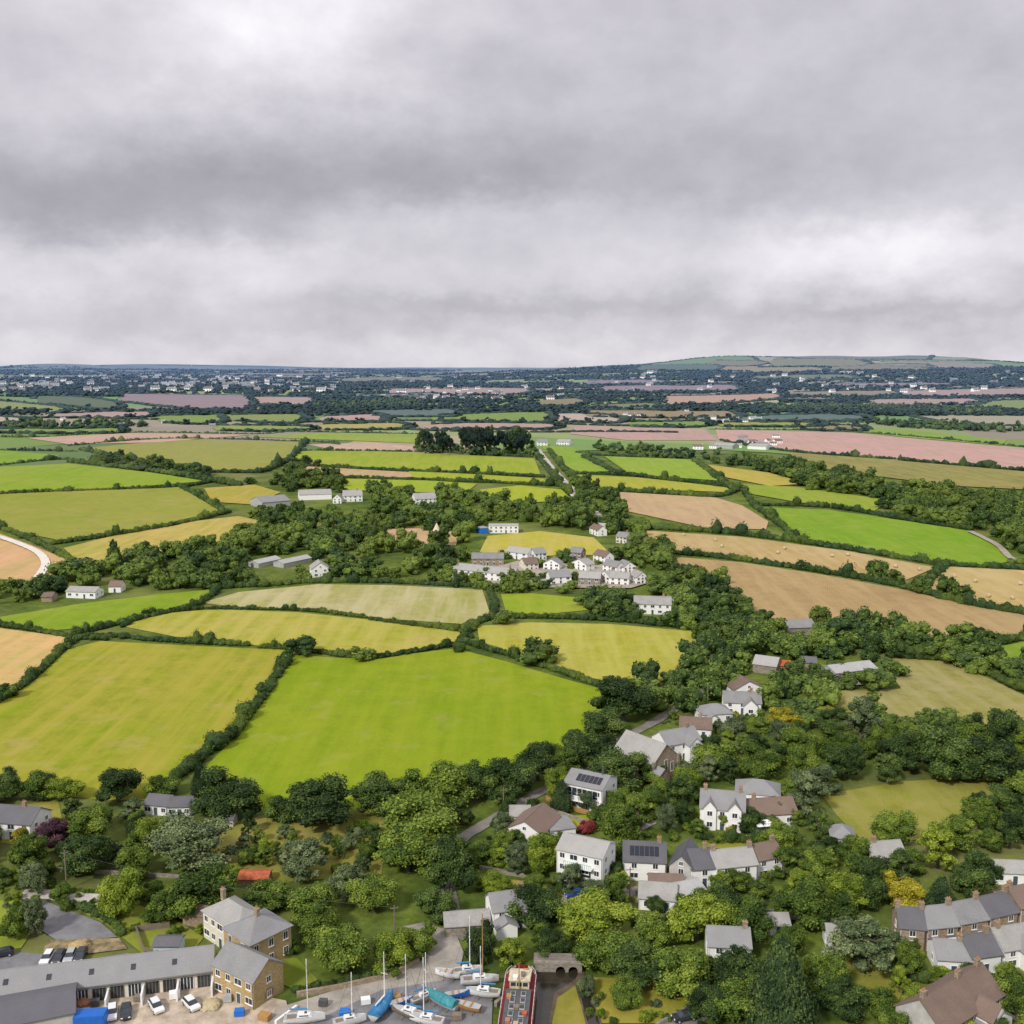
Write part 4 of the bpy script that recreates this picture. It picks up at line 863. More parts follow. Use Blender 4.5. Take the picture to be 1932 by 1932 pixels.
# ---------------------------------------------------------------- hedges
for P,l,w,t in [
([(320,1480),(395,1420),(440,1385),(500,1310),(545,1236)],'thick dark hedge between the two big green fields',3.4,2.6),
([(548,1228),(600,1232),(680,1243),(740,1238),(860,1218)],'dark hedge along the top of the big bright green field',2.4,2.0),
([(872,1212),(940,1232),(1000,1252),(1060,1270),(1155,1304)],'hedge sloping down right between the green and yellow fields',2.8,2.2),
([(-30,1335),(0,1322),(60,1282),(130,1217),(190,1200),(300,1210),(475,1219)],'long hedge along the top of the left green field',2.8,2.1),
([(490,1223),(545,1226)],'short hedge piece above the junction of the two big fields',2.2,1.9),
([(230,1184),(290,1160),(400,1150),(560,1152),(690,1166)],'hedge above the pale green oval field',2.1,1.7),
([(700,1170),(760,1178),(868,1192),(890,1205)],'hedge right end above the pale green oval field',2.1,1.7),
([(140,1200),(250,1172),(330,1154),(380,1140),(412,1113)],'hedge right of the narrow bright green field on the left',2.4,2.0),
([(-20,1180),(60,1190),(130,1202),(200,1208)],'hedge below the narrow bright green field on the left',3,2.4),
([(410,1110),(500,1106),(600,1099),(740,1100),(900,1108)],'hedge above the pale straw field',3,2.4),
([(922,1112),(932,1160),(880,1182)],'short hedge at right end of the pale straw field',3.2,2.6),
([(905,1172),(1000,1166),(1160,1172),(1310,1188)],'hedge above the yellow green field in the centre',3.0,2.6),
([(865,1230),(870,1208),(900,1180)],'short upright hedge left of the yellow green centre field',3,2.4),
([(105,1027),(300,997),(430,968)],'hedge under the wide khaki field on the left',3.6,2.6),
([(-30,985),(60,1020),(135,1058)],'hedge above the orange field with the white track',3.4,2.6),
([(335,916),(380,940),(420,964)],'hedge at right end of the wide khaki field',4,3),
([(-30,934),(120,928),(330,920),(395,911)],'hedge below the left bright green field',3.6,2.6),
([(130,873),(280,889),(390,907),(450,918)],'hedge above the left bright green field',7,4.4),
([(155,850),(270,873),(400,890),(500,892)],'hedge below the broad khaki hill field',7,4.4),
([(500,890),(545,868),(575,838)],'hedge at the right of the broad khaki hill field',6,4.4),
([(-30,850),(150,853)],'hedge above the small far left green field',5,3.6),
([(-30,882),(110,868),(150,874)],'hedge below the small far left green field',5,3.6),
([(555,877),(680,886),(850,893),(1025,900)],'hedge below the long green strip field in the centre',4.5,3.2),
([(560,851),(800,854),(1005,863)],'hedge above the long green strip field in the centre',4.5,3.2),
([(130,842),(330,829),(575,834),(640,840)],'far hedge above the broad khaki hill field',5,3.4),
([(600,902),(900,910),(1060,918)],'hedge crossing the small strips before the farm road',4.5,3.2),
([(1205,996),(1400,1010),(1600,1038),(1780,1068)],'hedge above the upper bale field on the right',4.2,3.4),
([(1265,1044),(1400,1058),(1560,1082),(1700,1108),(1820,1140),(1970,1165)],'hedge between the bale field and the long brown field',3.8,3.0),
([(1785,1066),(1745,1106)],'short hedge left of the right edge bale field',4,3.4),
([(1780,1066),(1990,1078)],'hedge above the right edge bale field',3.6,3),
([(1400,922),(1425,955),(1500,1012)],'hedge left of the bright green field on the right',4.2,3.2),
([(1430,954),(1560,958),(1700,980),(1830,1000)],'hedge above the bright green field on the right',4.2,3.2),
([(1140,925),(1250,932),(1350,938),(1400,922)],'hedge above the pinkish ploughed field',4.6,3.6),
([(1360,832),(1480,852),(1700,869),(1970,892)],'hedge below the wide tan field on the far right',7,4),
([(1340,811),(1600,816),(1970,848)],'hedge above the wide tan field on the far right',6,3.6),
([(1100,862),(1160,892)],'hedge between two small green fields right of the road',5,3.4),
([(1090,855),(1140,860),(1310,866)],'hedge above the two small green fields right of the road',5,3.6),
([(1308,868),(1380,922)],'hedge at right of the two small green fields',5,3.6),
([(1090,894),(1200,899),(1385,922)],'hedge below the two small green fields right of the road',5,3.4),
([(1000,845),(1030,880),(1075,935)],'hedge on the left side of the pale road',4.6,3.2),
([(1036,850),(1064,885),(1106,935)],'hedge on the right side of the pale road',4.6,3.2),
([(1910,1062),(1990,1070)],'hedge end at the right edge below the farm track',4,3.4),
([(1830,1228),(1900,1212),(1990,1198)],'hedge above the small green strip at right edge',3.6,2.8),
([(1680,1240),(1800,1250),(1900,1290),(1990,1330)],'hedge above the hillside pasture on the right',3.6,3),
([(-30,824),(60,826),(250,817),(480,820),(560,816),(800,820)],'far hedge above the tan strip field on the left',5,3.2),
([(400,1150),(450,1148)],'short hedge left of the pale straw field',2.4,2)]:
    hedge(P,l,w,t)
for P,l in [([(1010,1515),(1005,1545),(1060,1568)],'clipped garden hedge left of the modern white house'),
([(1280,1400),(1345,1402),(1385,1372)],'garden hedge in front of the brown roofed bungalow'),
([(930,1560),(950,1550),(1010,1545)],'garden hedge behind the little white house'),
([(1090,1600),(1140,1590),(1160,1620)],'garden hedge right of the flat roofed block'),
([(960,1690),(1040,1682),(1075,1688)],'rounded garden hedge left of the tall balcony house'),
([(1320,1582),(1400,1590),(1500,1588)],'garden hedge in front of the tall twin gabled house'),
([(270,1810),(340,1815),(380,1800)],'garden hedge in front of the small blue shed'),
([(100,1695),(200,1735),(232,1765)],'trimmed hedge along the sloping grey driveway'),
([(1720,1850),(1800,1855),(1900,1850)],'garden hedge in front of the white row houses on the right'),
([(560,1872),(650,1856),(745,1838)],'shrubby hedge behind the curved quay wall')]:
    hedge(P,l,1.5,1.5,group='garden hedges')
print('hedges',time.time()-T0)
# ---------------------------------------------------------------- trees
ROUGH=FW[[i for i,P in enumerate(FW) if P[0]==(380,1590)][0]]
KEEP=[[(p[0],p[1]) for p in P] for P in FW if P[0] not in ((380,1590),(560,1525))]+[P for P,c in LAWN]
NK=len(KEEP)
KEEP+=[[(-60,1800),(240,1790),(400,1840),(560,1870),(740,1840),(800,1745),(870,1760),(880,1840),(1100,1800),(1110,1932),(-60,1990)],
[(40,1680),(240,1750),(260,1810),(60,1810)],[(385,1700),(560,1740),(560,1830),(390,1800)],[(1640,1240),(1800,1262),(1990,1350),(1990,1366),(1760,1340),(1650,1300)],
[(300,1022),(370,1014),(390,1030),(310,1038)],[(690,1050),(770,1046),(780,1064),(700,1068)],[(220,1078),(280,1072),(290,1088),(230,1092)],[(640,953),(710,950),(710,964),(640,968)],[(380,1068),(440,1062),(450,1076),(390,1080)],[(780,1076),(840,1072),(842,1090),(790,1092)],[(560,1006),(620,1000),(630,1012),(570,1018)],[(860,962),(910,958),(915,968),(865,972)]]
occ=[]
for a_,b_,rr in (((860,1760),(840,1640),4),((865,1590),(950,1535),5),((1250,1352),(1340,1280),0),((960,1715),(1100,1695),5)):
    for k in range(14): occ.append((a_[0]+(b_[0]-a_[0])*k/13,a_[1]+(b_[1]-a_[1])*k/13,rr))
def blocked(px,py,wp,hp,d):
    for r in RECTS:
        if d>r[4]+2:
            if r[0]-2<px<r[1]+2 and r[2]<py<r[3]: return True
            continue
        ix=min(px+wp*.42,r[1])-max(px-wp*.42,r[0]); iy=min(py,r[3])-max(py-hp*.9,r[2])
        k=.24 if (r[3]>1250 and not (r[0]>1540 and r[3]>1560)) else .34 if r[3]>1250 else .12
        if ix>0 and iy>0 and ix*iy>k*(r[1]-r[0])*(r[3]-r[2]): return True
    for ox_,oy_,rr in occ:
        if abs(px-ox_)<rr+wp*.2 and oy_-3<py<oy_+hp*.4: return True
    return False
cell={}
def near(x,y,r):
    k=(int(x//12),int(y//12))
    for i in range(-2,3):
        for j in range(-2,3):
            for q in cell.get((k[0]+i,k[1]+j),()):
                if (q[0]-x)**2+(q[1]-y)**2<(.5*(r+q[2]))**2: return True
    return False
def put(x,y,w): cell.setdefault((int(x//12),int(y//12)),[]).append((x,y,w))
EXP=[(60,1515,70,60,'b','mid'),(112,1515,60,45,'b','light'),(215,1522,85,72,'b','dark'),(425,1556,128,85,'b','dark'),(305,1505,60,38,'b','mid'),
(600,1568,130,100,'b','dark'),(535,1556,76,55,'b','dark'),(710,1545,95,80,'b','dark'),(835,1530,105,92,'b','mid'),(905,1512,84,76,'b','dark'),(965,1510,90,86,'b','dark'),(1015,1480,84,76,'b','dark'),(1100,1452,92,70,'b','dark'),(1165,1500,112,80,'b','dark'),(1180,1372,130,78,'b','dark'),(1220,1345,90,70,'b','mid'),(1140,1405,90,60,'b','dark'),(1060,1470,80,60,'b','mid'),
(795,1620,140,112,'b','mid'),(765,1660,125,92,'b','mid'),(850,1700,110,120,'b','dark'),(345,1655,150,96,'b','grey'),(165,1660,112,86,'b','dark'),(160,1600,95,72,'b','mid'),(90,1605,72,58,'b','purple'),(36,1612,46,52,'o','gold'),(215,1742,92,96,'b','light'),(245,1665,80,74,'b','mid'),(560,1668,105,80,'o','grey'),(650,1704,96,70,'o','grey'),(375,1732,130,80,'b','mid'),(500,1728,90,60,'b','mid'),(585,1762,120,80,'b','mid'),(700,1735,110,76,'b','mid'),(640,1852,122,92,'b','mid'),(738,1838,86,72,'b','light'),(788,1812,70,62,'b','mid'),(905,1822,82,76,'b','dark'),(962,1832,66,58,'o','light'),(825,1745,80,66,'b','dark'),(60,1775,60,90,'o','grey'),(20,1780,60,70,'b','mid'),(245,1552,50,42,'o','grey'),
(600,1790,90,60,'b','mid'),(300,1745,80,50,'b','mid'),
(1480,1975,128,215,'c','conifer'),(1560,1900,95,110,'b','mid'),(1300,1890,110,100,'b','mid'),(1200,1870,110,86,'b','dark'),(1150,1845,100,84,'b','mid'),(1390,1890,100,100,'b','dark'),(1120,1790,130,90,'b','light'),(1320,1790,120,105,'b','light'),(1240,1800,90,70,'b','mid'),(1400,1790,100,90,'b','mid'),(1540,1770,130,110,'b','mid'),(1640,1850,130,120,'o','grey'),(1710,1720,80,62,'b','gold'),(1610,1720,90,70,'b','light'),(1780,1742,70,90,'c','conifer'),(1525,1545,92,88,'o','grey'),(1475,1610,70,52,'b','mid'),(1690,1600,80,70,'b','mid'),(1550,1590,60,60,'o','dark'),(1420,1940,120,90,'b','mid'),(1180,1910,70,60,'b','mid'),(1340,1932,90,60,'b','dark'),(1590,1932,100,80,'b','dark'),(1640,1720,80,80,'b','dark'),(1840,1700,90,80,'b','dark'),(1700,1880,46,56,'o','light'),(1780,1866,46,40,'o','light'),(1930,1935,80,90,'b','mid'),(1910,1870,60,50,'b','mid'),(1690,1280,50,30,'b','dark'),(1670,1935,60,70,'b','mid'),(1690,1975,70,70,'b','mid'),(1720,1850,70,70,'b','mid'),(1350,1850,50,44,'b','mid'),(1420,1850,50,50,'b','mid'),(1680,1815,70,60,'o','grey'),(1850,1870,60,50,'b','mid'),
(1015,1255,80,44,'b','dark'),(570,1240,56,42,'b','dark'),(435,1400,36,30,'b','dark'),(690,1248,44,24,'b','mid'),(12,1318,36,34,'b','dark'),(950,1180,40,34,'b','mid'),(255,1105,66,52,'b','dark'),(130,1100,70,50,'o','mid'),(1515,1375,70,70,'b','light'),(1480,1385,60,50,'b','gold'),(1745,1240,60,40,'b','dark'),(1000,985,40,60,'c','conifer'),(1045,985,30,36,'o','gold'),(1800,1480,110,110,'b','dark'),(1720,1460,100,80,'b','dark'),(1890,1490,110,100,'b','dark'),(1600,1480,90,80,'b','dark'),
(1010,1690,44,40,'b','mid'),(1155,1640,60,50,'b','mid'),(1130,1560,50,30,'b','mid'),(890,1640,60,54,'b','mid'),(930,1690,56,44,'b','light'),(1500,1520,60,50,'b','mid'),(1440,1478,90,70,'b','mid'),(1350,1460,80,60,'b','mid'),(1300,1500,70,50,'b','light'),(1250,1510,60,44,'b','mid')]
TREES=[]
for px,py,wp,hp,k,c in EXP:
    x,y=un(px,py); mp_=mpp(px,py); w=wp*mp_*1.05; ht=max(w*.62,hp*mp_*.92); y+=w*.25
    TREES.append((x,y,w,ht,{'b':'broad','c':'conifer','o':'open'}[k],c)); put(x,y,w)
ZON=[
([(-60,1490),(260,1505),(260,1560),(400,1600),(400,1670),(600,1690),(720,1650),(740,1560),(880,1540),(910,1700),(830,1750),(740,1745),(600,1770),(300,1740),(60,1690),(-60,1660)],4.5,9.5,.95,'mmmdlgd'),
([(-60,1485),(500,1490),(860,1495),(880,1530),(400,1548),(-60,1520)],6,11,.8,'dmd'),
([(400,1570),(730,1560),(720,1660),(420,1660)],2,5,.16,'mmgdl'),
([(880,1560),(960,1520),(1400,1400),(1560,1480),(1600,1600),(1990,1540),(1990,1740),(1700,1730),(1560,1780),(1720,1830),(1690,1950),(1360,1990),(1100,1850),(980,1790),(900,1770),(870,1640)],5,11,1,'mmddlmdgm'),
([(1720,1835),(1990,1840),(1990,1990),(1660,1990)],4,8,.9,'mld'),
([(1160,1304),(1290,1280),(1320,1190),(1260,1130),(1420,1130),(1440,1200),(1400,1290),(1260,1380),(1180,1405),(1100,1420),(1060,1450),(960,1500),(900,1535),(860,1510),(1000,1445),(1110,1375)],6,13,1,'ddm'),
([(1430,1165),(1560,1175),(1700,1185),(1760,1220),(1740,1250),(1650,1250),(1650,1330),(1560,1310),(1450,1310),(1400,1260)],6,12,1,'ddmm'),
([(1440,1310),(1650,1340),(1750,1345),(1990,1375),(1990,1465),(1700,1480),(1560,1505),(1480,1500),(1400,1450),(1330,1420),(1440,1360)],6,13.5,1,'ddmmgl'),
([(1750,1215),(1850,1205),(1990,1250),(1990,1330),(1880,1280),(1780,1250)],7,12,1,'ddm'),
([(1580,1600),(1760,1585),(1880,1530),(1990,1490),(1990,1560),(1600,1620)],7,13,1,'dmd'),
([(-60,1120),(60,1108),(120,1080),(260,1060),(400,1020),(500,995),(640,985),(720,1010),(850,1035),(850,1098),(700,1093),(600,1095),(450,1105),(400,1110),(200,1118),(60,1140),(-60,1160)],6,16,.7,'ddmmlg'),
([(440,985),(520,965),(690,955),(760,960),(860,935),(900,940),(1000,965),(1120,940),(1160,985),(1120,1003),(920,1000),(860,1035),(760,1005),(640,990),(520,1005)],7,17,.62,'ddmmlg'),
([(1140,990),(1225,1000),(1290,1085),(1400,1125),(1320,1150),(1240,1125),(1100,1130),(1210,1090),(1170,1050)],7,12,.65,'dmml'),
([(850,1045),(1210,1050),(1220,1115),(1000,1122),(850,1108)],5,9,.6,'dmml'),
([(1090,1130),(1190,1140),(1200,1165),(1320,1165),(1310,1190),(1110,1165)],7,12,.85,'dm'),
([(530,905),(640,900),(650,930),(600,935),(500,925)],9,13,.6,'dd'),
([(450,915),(540,905),(560,870),(600,880),(600,905),(520,930)],9,13,.6,'dd'),
([(210,850),(280,868),(400,888),(390,905),(300,892),(180,875)],8,13,.35,'dd'),
([(700,930),(800,925),(900,935),(850,950),(760,955)],9,14,.5,'dml'),
([(1080,915),(1130,925),(1170,960),(1200,1000),(1140,1000),(1110,960)],9,14,.8,'ddm'),
([(1400,870),(1500,880),(1700,925),(1990,950),(1990,1020),(1830,998),(1700,975),(1560,940),(1460,905)],9,17,.8,'ddmm'),
([(1880,1000),(1990,1020),(1990,1050),(1910,1040)],10,16,1,'dd'),
([(1100,840),(1300,850),(1480,875),(1380,885),(1150,855)],9,14,.25,'dd'),
([(1640,1090),(1760,1110),(1820,1135),(1700,1120)],9,13,.7,'dd'),
([(590,766),(780,758),(800,768),(700,774),(600,774)],12,18,.8,'dd'),
([(1430,770),(1650,769),(1890,778),(1890,786),(1650,780),(1450,778)],12,18,.9,'dd'),
([(1640,800),(1800,804),(1930,814),(1900,818),(1700,808)],12,18,.8,'dd'),
([(-60,805),(200,800),(300,806),(180,810),(-60,812)],12,18,.5,'dd'),
([(780,850),(800,845),(1010,855),(1000,862),(800,858)],10,15,.4,'dd'),
([(-60,1470),(0,1470),(60,1490),(0,1510),(-60,1510)],7,11,1,'md'),
]
PK={'d':'dark','m':'mid','l':'light','g':'grey'}
for zi,(P,w0,w1,dens,pal) in enumerate(ZON):
    WP=[un(*p) for p in P]; X0=min(p[0] for p in WP);X1=max(p[0] for p in WP);Y0=min(p[1] for p in WP);Y1=max(p[1] for p in WP)
    wm_=(w0+w1)/2; tries=int((X1-X0)*(Y1-Y0)/(wm_*wm_*.3)*2.2); tries=min(tries,14000)
    for _ in range(tries):
        x,y=R(X0,X1),R(Y0,Y1)
        if not inpoly(x,y,WP): continue
        w=R(w0,w1)
        if near(x,y,w*.74): continue
        if R(0,1)>dens:
            if w0>3: put(x,y,w*.6)
            continue
        z=h(x,y); px,py=proj(x,y,z)
        if any(inpoly(px,py,K) for K in KEEP): continue
        if zi!=2 and inpoly(px,py-0,ROUGH): continue
        ht=w*R(.66,1.05); ux=FP/(y*math.cos(PT)+(CH-z)*math.sin(PT))
        if blocked(px,py,w*ux,ht*ux*.95,math.hypot(x,y)): continue
        q=R(0,1); kind='broad'
        col=PK[pal[int(R(0,len(pal)))]]
        if q<.04: kind='conifer'; col='conifer'; ht*=1.35; w*=.7
        elif q<.34: kind='open'
        TREES.append((x,y,w,ht,kind,col)); put(x,y,w*.7)
for i in range(38):
    px=R(790,1002); py=857+R(-7,3); x,y=un(px,py); TREES.append((x,y,R(12,19),R(20,32),'pine','pine'))
TREES.sort(key=lambda t:math.hypot(t[0],t[1]))
vis=[t for t in TREES if -60<proj(t[0],t[1],0)[0]<1992]
print('trees',len(TREES),'in frame',len(vis),time.time()-T0)
ind=set(id(t) for t in vis[:285])
pn=[t for t in vis if t[4]=='pine'][:15]
ind|=set(id(t) for t in pn)
A1=Acc()
for t in TREES:
    x,y,w,ht,k,c=t
    if id(t) in ind: tree(x,y,w,ht,k,c)
    else:
        d=math.hypot(x,y); kk='broad' if k=='open' else k
        P=LO[kk][int(R(0,len(LO[kk])-1e-6))] if d<1150 or k=='pine' else L2[int(R(0,5))]
        A1.add(P,x,y,h(x,y)-.12*ht,w*1.1,ht*1.1,{'dark':-.1,'mid':.18,'light':.44,'grey':.24,'pine':-.3}.get(c,-.16)+R(-.2,.2))
tag(A1.build('woodland','leaf_wood'),'dense dark green woods and tree belts across the middle distance','woodland',kind='stuff')
cnt=0
SZ=[(900,1560,1480,1760),(1180,1560,1560,1760),(1250,1330,1500,1420),(1560,1780,1900,1930),(240,1690,560,1800),(0,1640,260,1720),(1000,1560,1200,1620),(1100,1860,1400,1932),(1150,1490,1320,1600)]
for _ in range(2400):
    if cnt>230: break
    z=SZ[int(R(0,len(SZ)))]; px,py=R(z[0],z[2]),R(z[1],z[3]); x,y=un(px,py)
    w=R(1.4,4.0)
    if near(x,y,w): continue
    ux=1/mpp(px,py)
    if blocked(px,py,w*ux,w*ux*.8,math.hypot(x,y)): continue
    if inpoly(px,py,KEEP[NK]) : continue
    shrub(x,y,w,w*R(.6,1),random.choice(['mid','dark','light','mid','mid','grey','gold' if R(0,1)<.3 else 'mid'])); put(x,y,w); cnt+=1
x,y=un(1108,1572); shrub(x,y,4.2,3.2,'red')
A2=Acc(); A3=Acc()
nh=0
FP_=[[(x0,min(a,b)),(x1,min(a,b)),(x1,max(c,d)),(x0,max(c,d))] for x0,x1,a,b,c,d,_ in FARF]
def infar(px,py): return any(q[0][0]+6<px<q[1][0]-6 and q[0][1]+1.6<py<q[2][1]-1.8 for q in FP_)
for pl in HE:
    d=math.hypot(pl[0][0],pl[0][1])
    if d>9000: continue
    px,py=proj(*pl[0])
    if px<-150 or px>2080: continue
    if py>812: continue
    full=R(0,1)
    for a,b in zip(pl,pl[1:]):
        L_=math.hypot(b[0]-a[0],b[1]-a[1]); st=8+d*.0026; n=max(1,int(L_/st))
        for i in range(n):
            t=(i+R(-.2,.2))/n; x,y=a[0]+(b[0]-a[0])*t,a[1]+(b[1]-a[1])*t; z=h(x,y)
            if infar(*proj(x,y,z)): continue
            A2.add(BL0[int(R(0,5))],x,y,z+1.4+d*.0004,st*1.4,3.6+d*.0005,R(-.15,.1)); nh+=1
            if R(0,1)<.06+.3*(full>.75):
                s=R(8,15); A3.add(L3[int(R(0,6))],x+R(-6,6),y+R(-6,6),z-1,s*1.3,s*.8,R(-.15,.08))
for q in HE2:
    P=catm([un(*p) for p in q],6); full=R(0,1)
    for a,b in zip(P,P[1:]):
        d=a.length; L_=(b-a).length; st=6+d*.0026; n=min(60,max(1,int(L_/st)))
        for i in range(n):
            p=a.lerp(b,(i+R(-.2,.2))/n); z=h(p.x,p.y)
            A2.add(BL0[int(R(0,5))],p.x,p.y+R(-6,6),z+1.6+d*.0005,L_/n*1.5,(4.0+d*.0006)*R(.7,1.5),R(-.15,.1)); nh+=1
            if R(0,1)<.12+.4*(full>.55): s=R(9,17); A3.add(L3[int(R(0,6))],p.x+R(-8,8),p.y+R(-14,14),z-1,s*1.3,s*.85,R(-.15,.08))
nt_=0
for _ in range(880):
    px=R(-60,1990); py=YH+3+R(0,1)**1.5*92
    if 780<px<1000 and py>780: continue
    if infar(px,py): continue
    x,y=un(px,py)
    d=math.hypot(x,y)
    if d>11500 or d<1700: continue
    L_=R(50,260)*(1+d/3000); an=R(-.12,.12); n=int(L_/10)
    for i in range(min(n,60)):
        t=R(-.5,.5); q=R(-1,1)*R(3,10)*(1+d/5000); xx=x+L_*t*math.cos(an)-q*math.sin(an); yy=y+L_*t*math.sin(an)+q*math.cos(an); z=h(xx,yy)
        if infar(*proj(xx,yy,z)): continue
        s=R(9,16)*(1+d/12000); A3.add(L3[int(R(0,6))],xx,yy,z-1,s*1.5,s*.8,R(-.2,.1)); nt_+=1
print('far',nh,nt_,time.time()-T0)
tag(A2.build('distant_hedges','leaf_far'),'thin dark hedgerows dividing the far patchwork fields','hedges',kind='stuff')
tag(A3.build('distant_woods','leaf_far'),'bluish dark copses and tree lines toward the horizon','woodland',kind='stuff')
# ---------------------------------------------------------------- distant town houses
def far_house_mesh(wm,rm):
    bm=bmesh.new(); prism(bm,[(-4,-2),(4,-2),(4,5),(0,8),(-4,5)],-6,6,'x',0)
    prism(bm,[(-4.5,4.7),(0,8.05),(4.5,4.7),(4.5,4.95),(0,8.35),(-4.5,4.95)],-6.3,6.3,'x',1)
    for s in (-3.5,0,3.5):
        for z in (1.2,3.7): box(bm,s-.6,s+.6,-4.05,-3.95,z-.6,z+.6,2)
    box(bm,4.6,5.5,-.4,.4,7,9.3,0)
    me=bpy.data.meshes.new('far_house'); bm.to_mesh(me); bm.free()
    for q in (wm,rm,'window_glass'): me.materials.append(M[q])
    return me
plain('far_render',(.95,.95,.93),.03,.8)
FHM=[far_house_mesh('far_render','slate_pale'),far_house_mesh('far_render','slate'),far_house_mesh('far_render','tile_brown'),far_house_mesh('pale_metal','slate')]
def fars(n,x0,x1,y0,y1,label,group,k=1.0,up=0):
    for i in range(n):
        px,py=R(x0,x1),R(y0,y1); x,y=un(px,py); o=link('far_house',FHM[int(R(0,4))],None,(x,y,h(x,y)+off(3,math.hypot(x,y))+.5+up),R(-.5,.5)); s=R(.8,1.25)*k; o.scale=(s*R(.8,1.6),s,s)
        tag(o,label,'house',group)
fars(150,-20,640,710,742,'tiny pale house of the distant town on the left','houses of the distant left town',1.5)
fars(24,620,1060,708,756,'tiny pale house scattered in the distant middle farmland','houses in the distant middle',1.2)
fars(52,1150,1932,704,745,'tiny pale house scattered along the distant right hillside','houses below the right hill',1.35)
fars(12,1150,1480,774,800,'small pale farm house beyond the brown fields, right of centre','far farms right of centre',.7)
fars(18,760,960,740,758,'small pale house of the distant hamlet in the centre','distant central hamlet',1.0)
fars(6,60,420,790,808,'small pale farm building in the far left tree belt','far left farms',.6)
fars(14,1290,1480,826,850,'pale farm building of the far right farm','far right farm buildings',.6)
# ---------------------------------------------------------------- harbour things
plain('car_white',(.75,.76,.78),.02,1,.3,.5); plain('car_dark',(.03,.035,.045),.05,1,.3,.5); plain('car_silver',(.4,.42,.45),.03,1,.3,.5); plain('car_blue',(.03,.08,.25),.03,1,.3,.5)
def car(px,py,rz,mat,label):
    p=W3(px,py,13); e=empty('parked_car',p,rz)
    bm=bmesh.new(); prism(bm,[(-2.1,.35),(-2.15,.75),(-1.95,.95),(-1.0,1.0),(1.3,1.02),(2.0,.9),(2.1,.6),(2.05,.35)],-.86,.86,'y')
    bmesh.ops.bevel(bm,geom=[q for q in bm.edges if abs(q.verts[0].co.y-q.verts[1].co.y)<.01],offset=.06,segments=2,affect='EDGES')
    box(bm,-.35,1.45,-.62,.62,1.42,1.47); bmo('body',bm,mat,e)
    bm=bmesh.new()
    v=[(-1.15,-.8,1.0),(1.85,-.8,1.0),(1.85,.8,1.0),(-1.15,.8,1.0),(-.4,-.64,1.42),(1.5,-.64,1.42),(1.5,.64,1.42),(-.4,.64,1.42)]
    vs=[bm.verts.new(q) for q in v]
    for f in ((4,5,6,7),(0,1,5,4),(1,2,6,5),(2,3,7,6),(3,0,4,7)): bm.faces.new([vs[i] for i in f])
    bmo('windows',bm,'window_glass',e)
    for x in (-1.35,1.35):
        for y in (-.8,.8):
            bm=bmesh.new(); tube(bm,[(x,y-.1,.33),(x,y+.1,.33)],.33,14); w=bmo('wheel',bm,'black_rubber',e)
            bm=bmesh.new(); s=1 if y>0 else -1; tube(bm,[(x,y+s*.1,.33),(x,y+s*.12,.33)],.19,10); bmo('rim',bm,'car_silver',w)
    for y in (-.6,.6):
        bm=bmesh.new(); box(bm,-2.17,-2.05,y-.18,y+.18,.68,.82); bmo('headlight',bm,'white_paint',e)
        bm=bmesh.new(); box(bm,2.05,2.13,y-.14,y+.14,.68,.84); bmo('tail_light',bm,'red_paint',e)
    tag(e,label,'car')
car(90,1814,PI/2+.1,'car_white','white car parked leftmost of four below the earth bank')
car(112,1813,PI/2+.1,'car_dark','black car second from left below the earth bank')
car(133,1811,PI/2+.15,'car_silver','silver car third from left below the earth bank')
car(153,1809,PI/2+.15,'car_dark','dark car rightmost of four below the earth bank')
car(295,1906,2.2,'car_white','white car parked alone in the sandy yard')
car(212,1918,1.9,'car_white','white car beside a dark car in front of the workshops')
car(238,1917,1.9,'car_dark','dark car right of the white car in front of the workshops')
car(361,1902,2.3,'car_white','white car near the stone annex and rubble piles')
car(4,1806,.4,'car_dark','dark car at the left edge of the car park')
car(1291,1926,.3,'car_dark','black car on the road at the bottom right of centre')
car(1085,1694,.3,'car_blue','blue car parked below the tall balcony house')
car(1345,1905,.6,'car_silver','silver car on the lane beside the lawn and creek')
car(1225,1545,.5,'car_blue','blue car on the pale drive by the modern house')
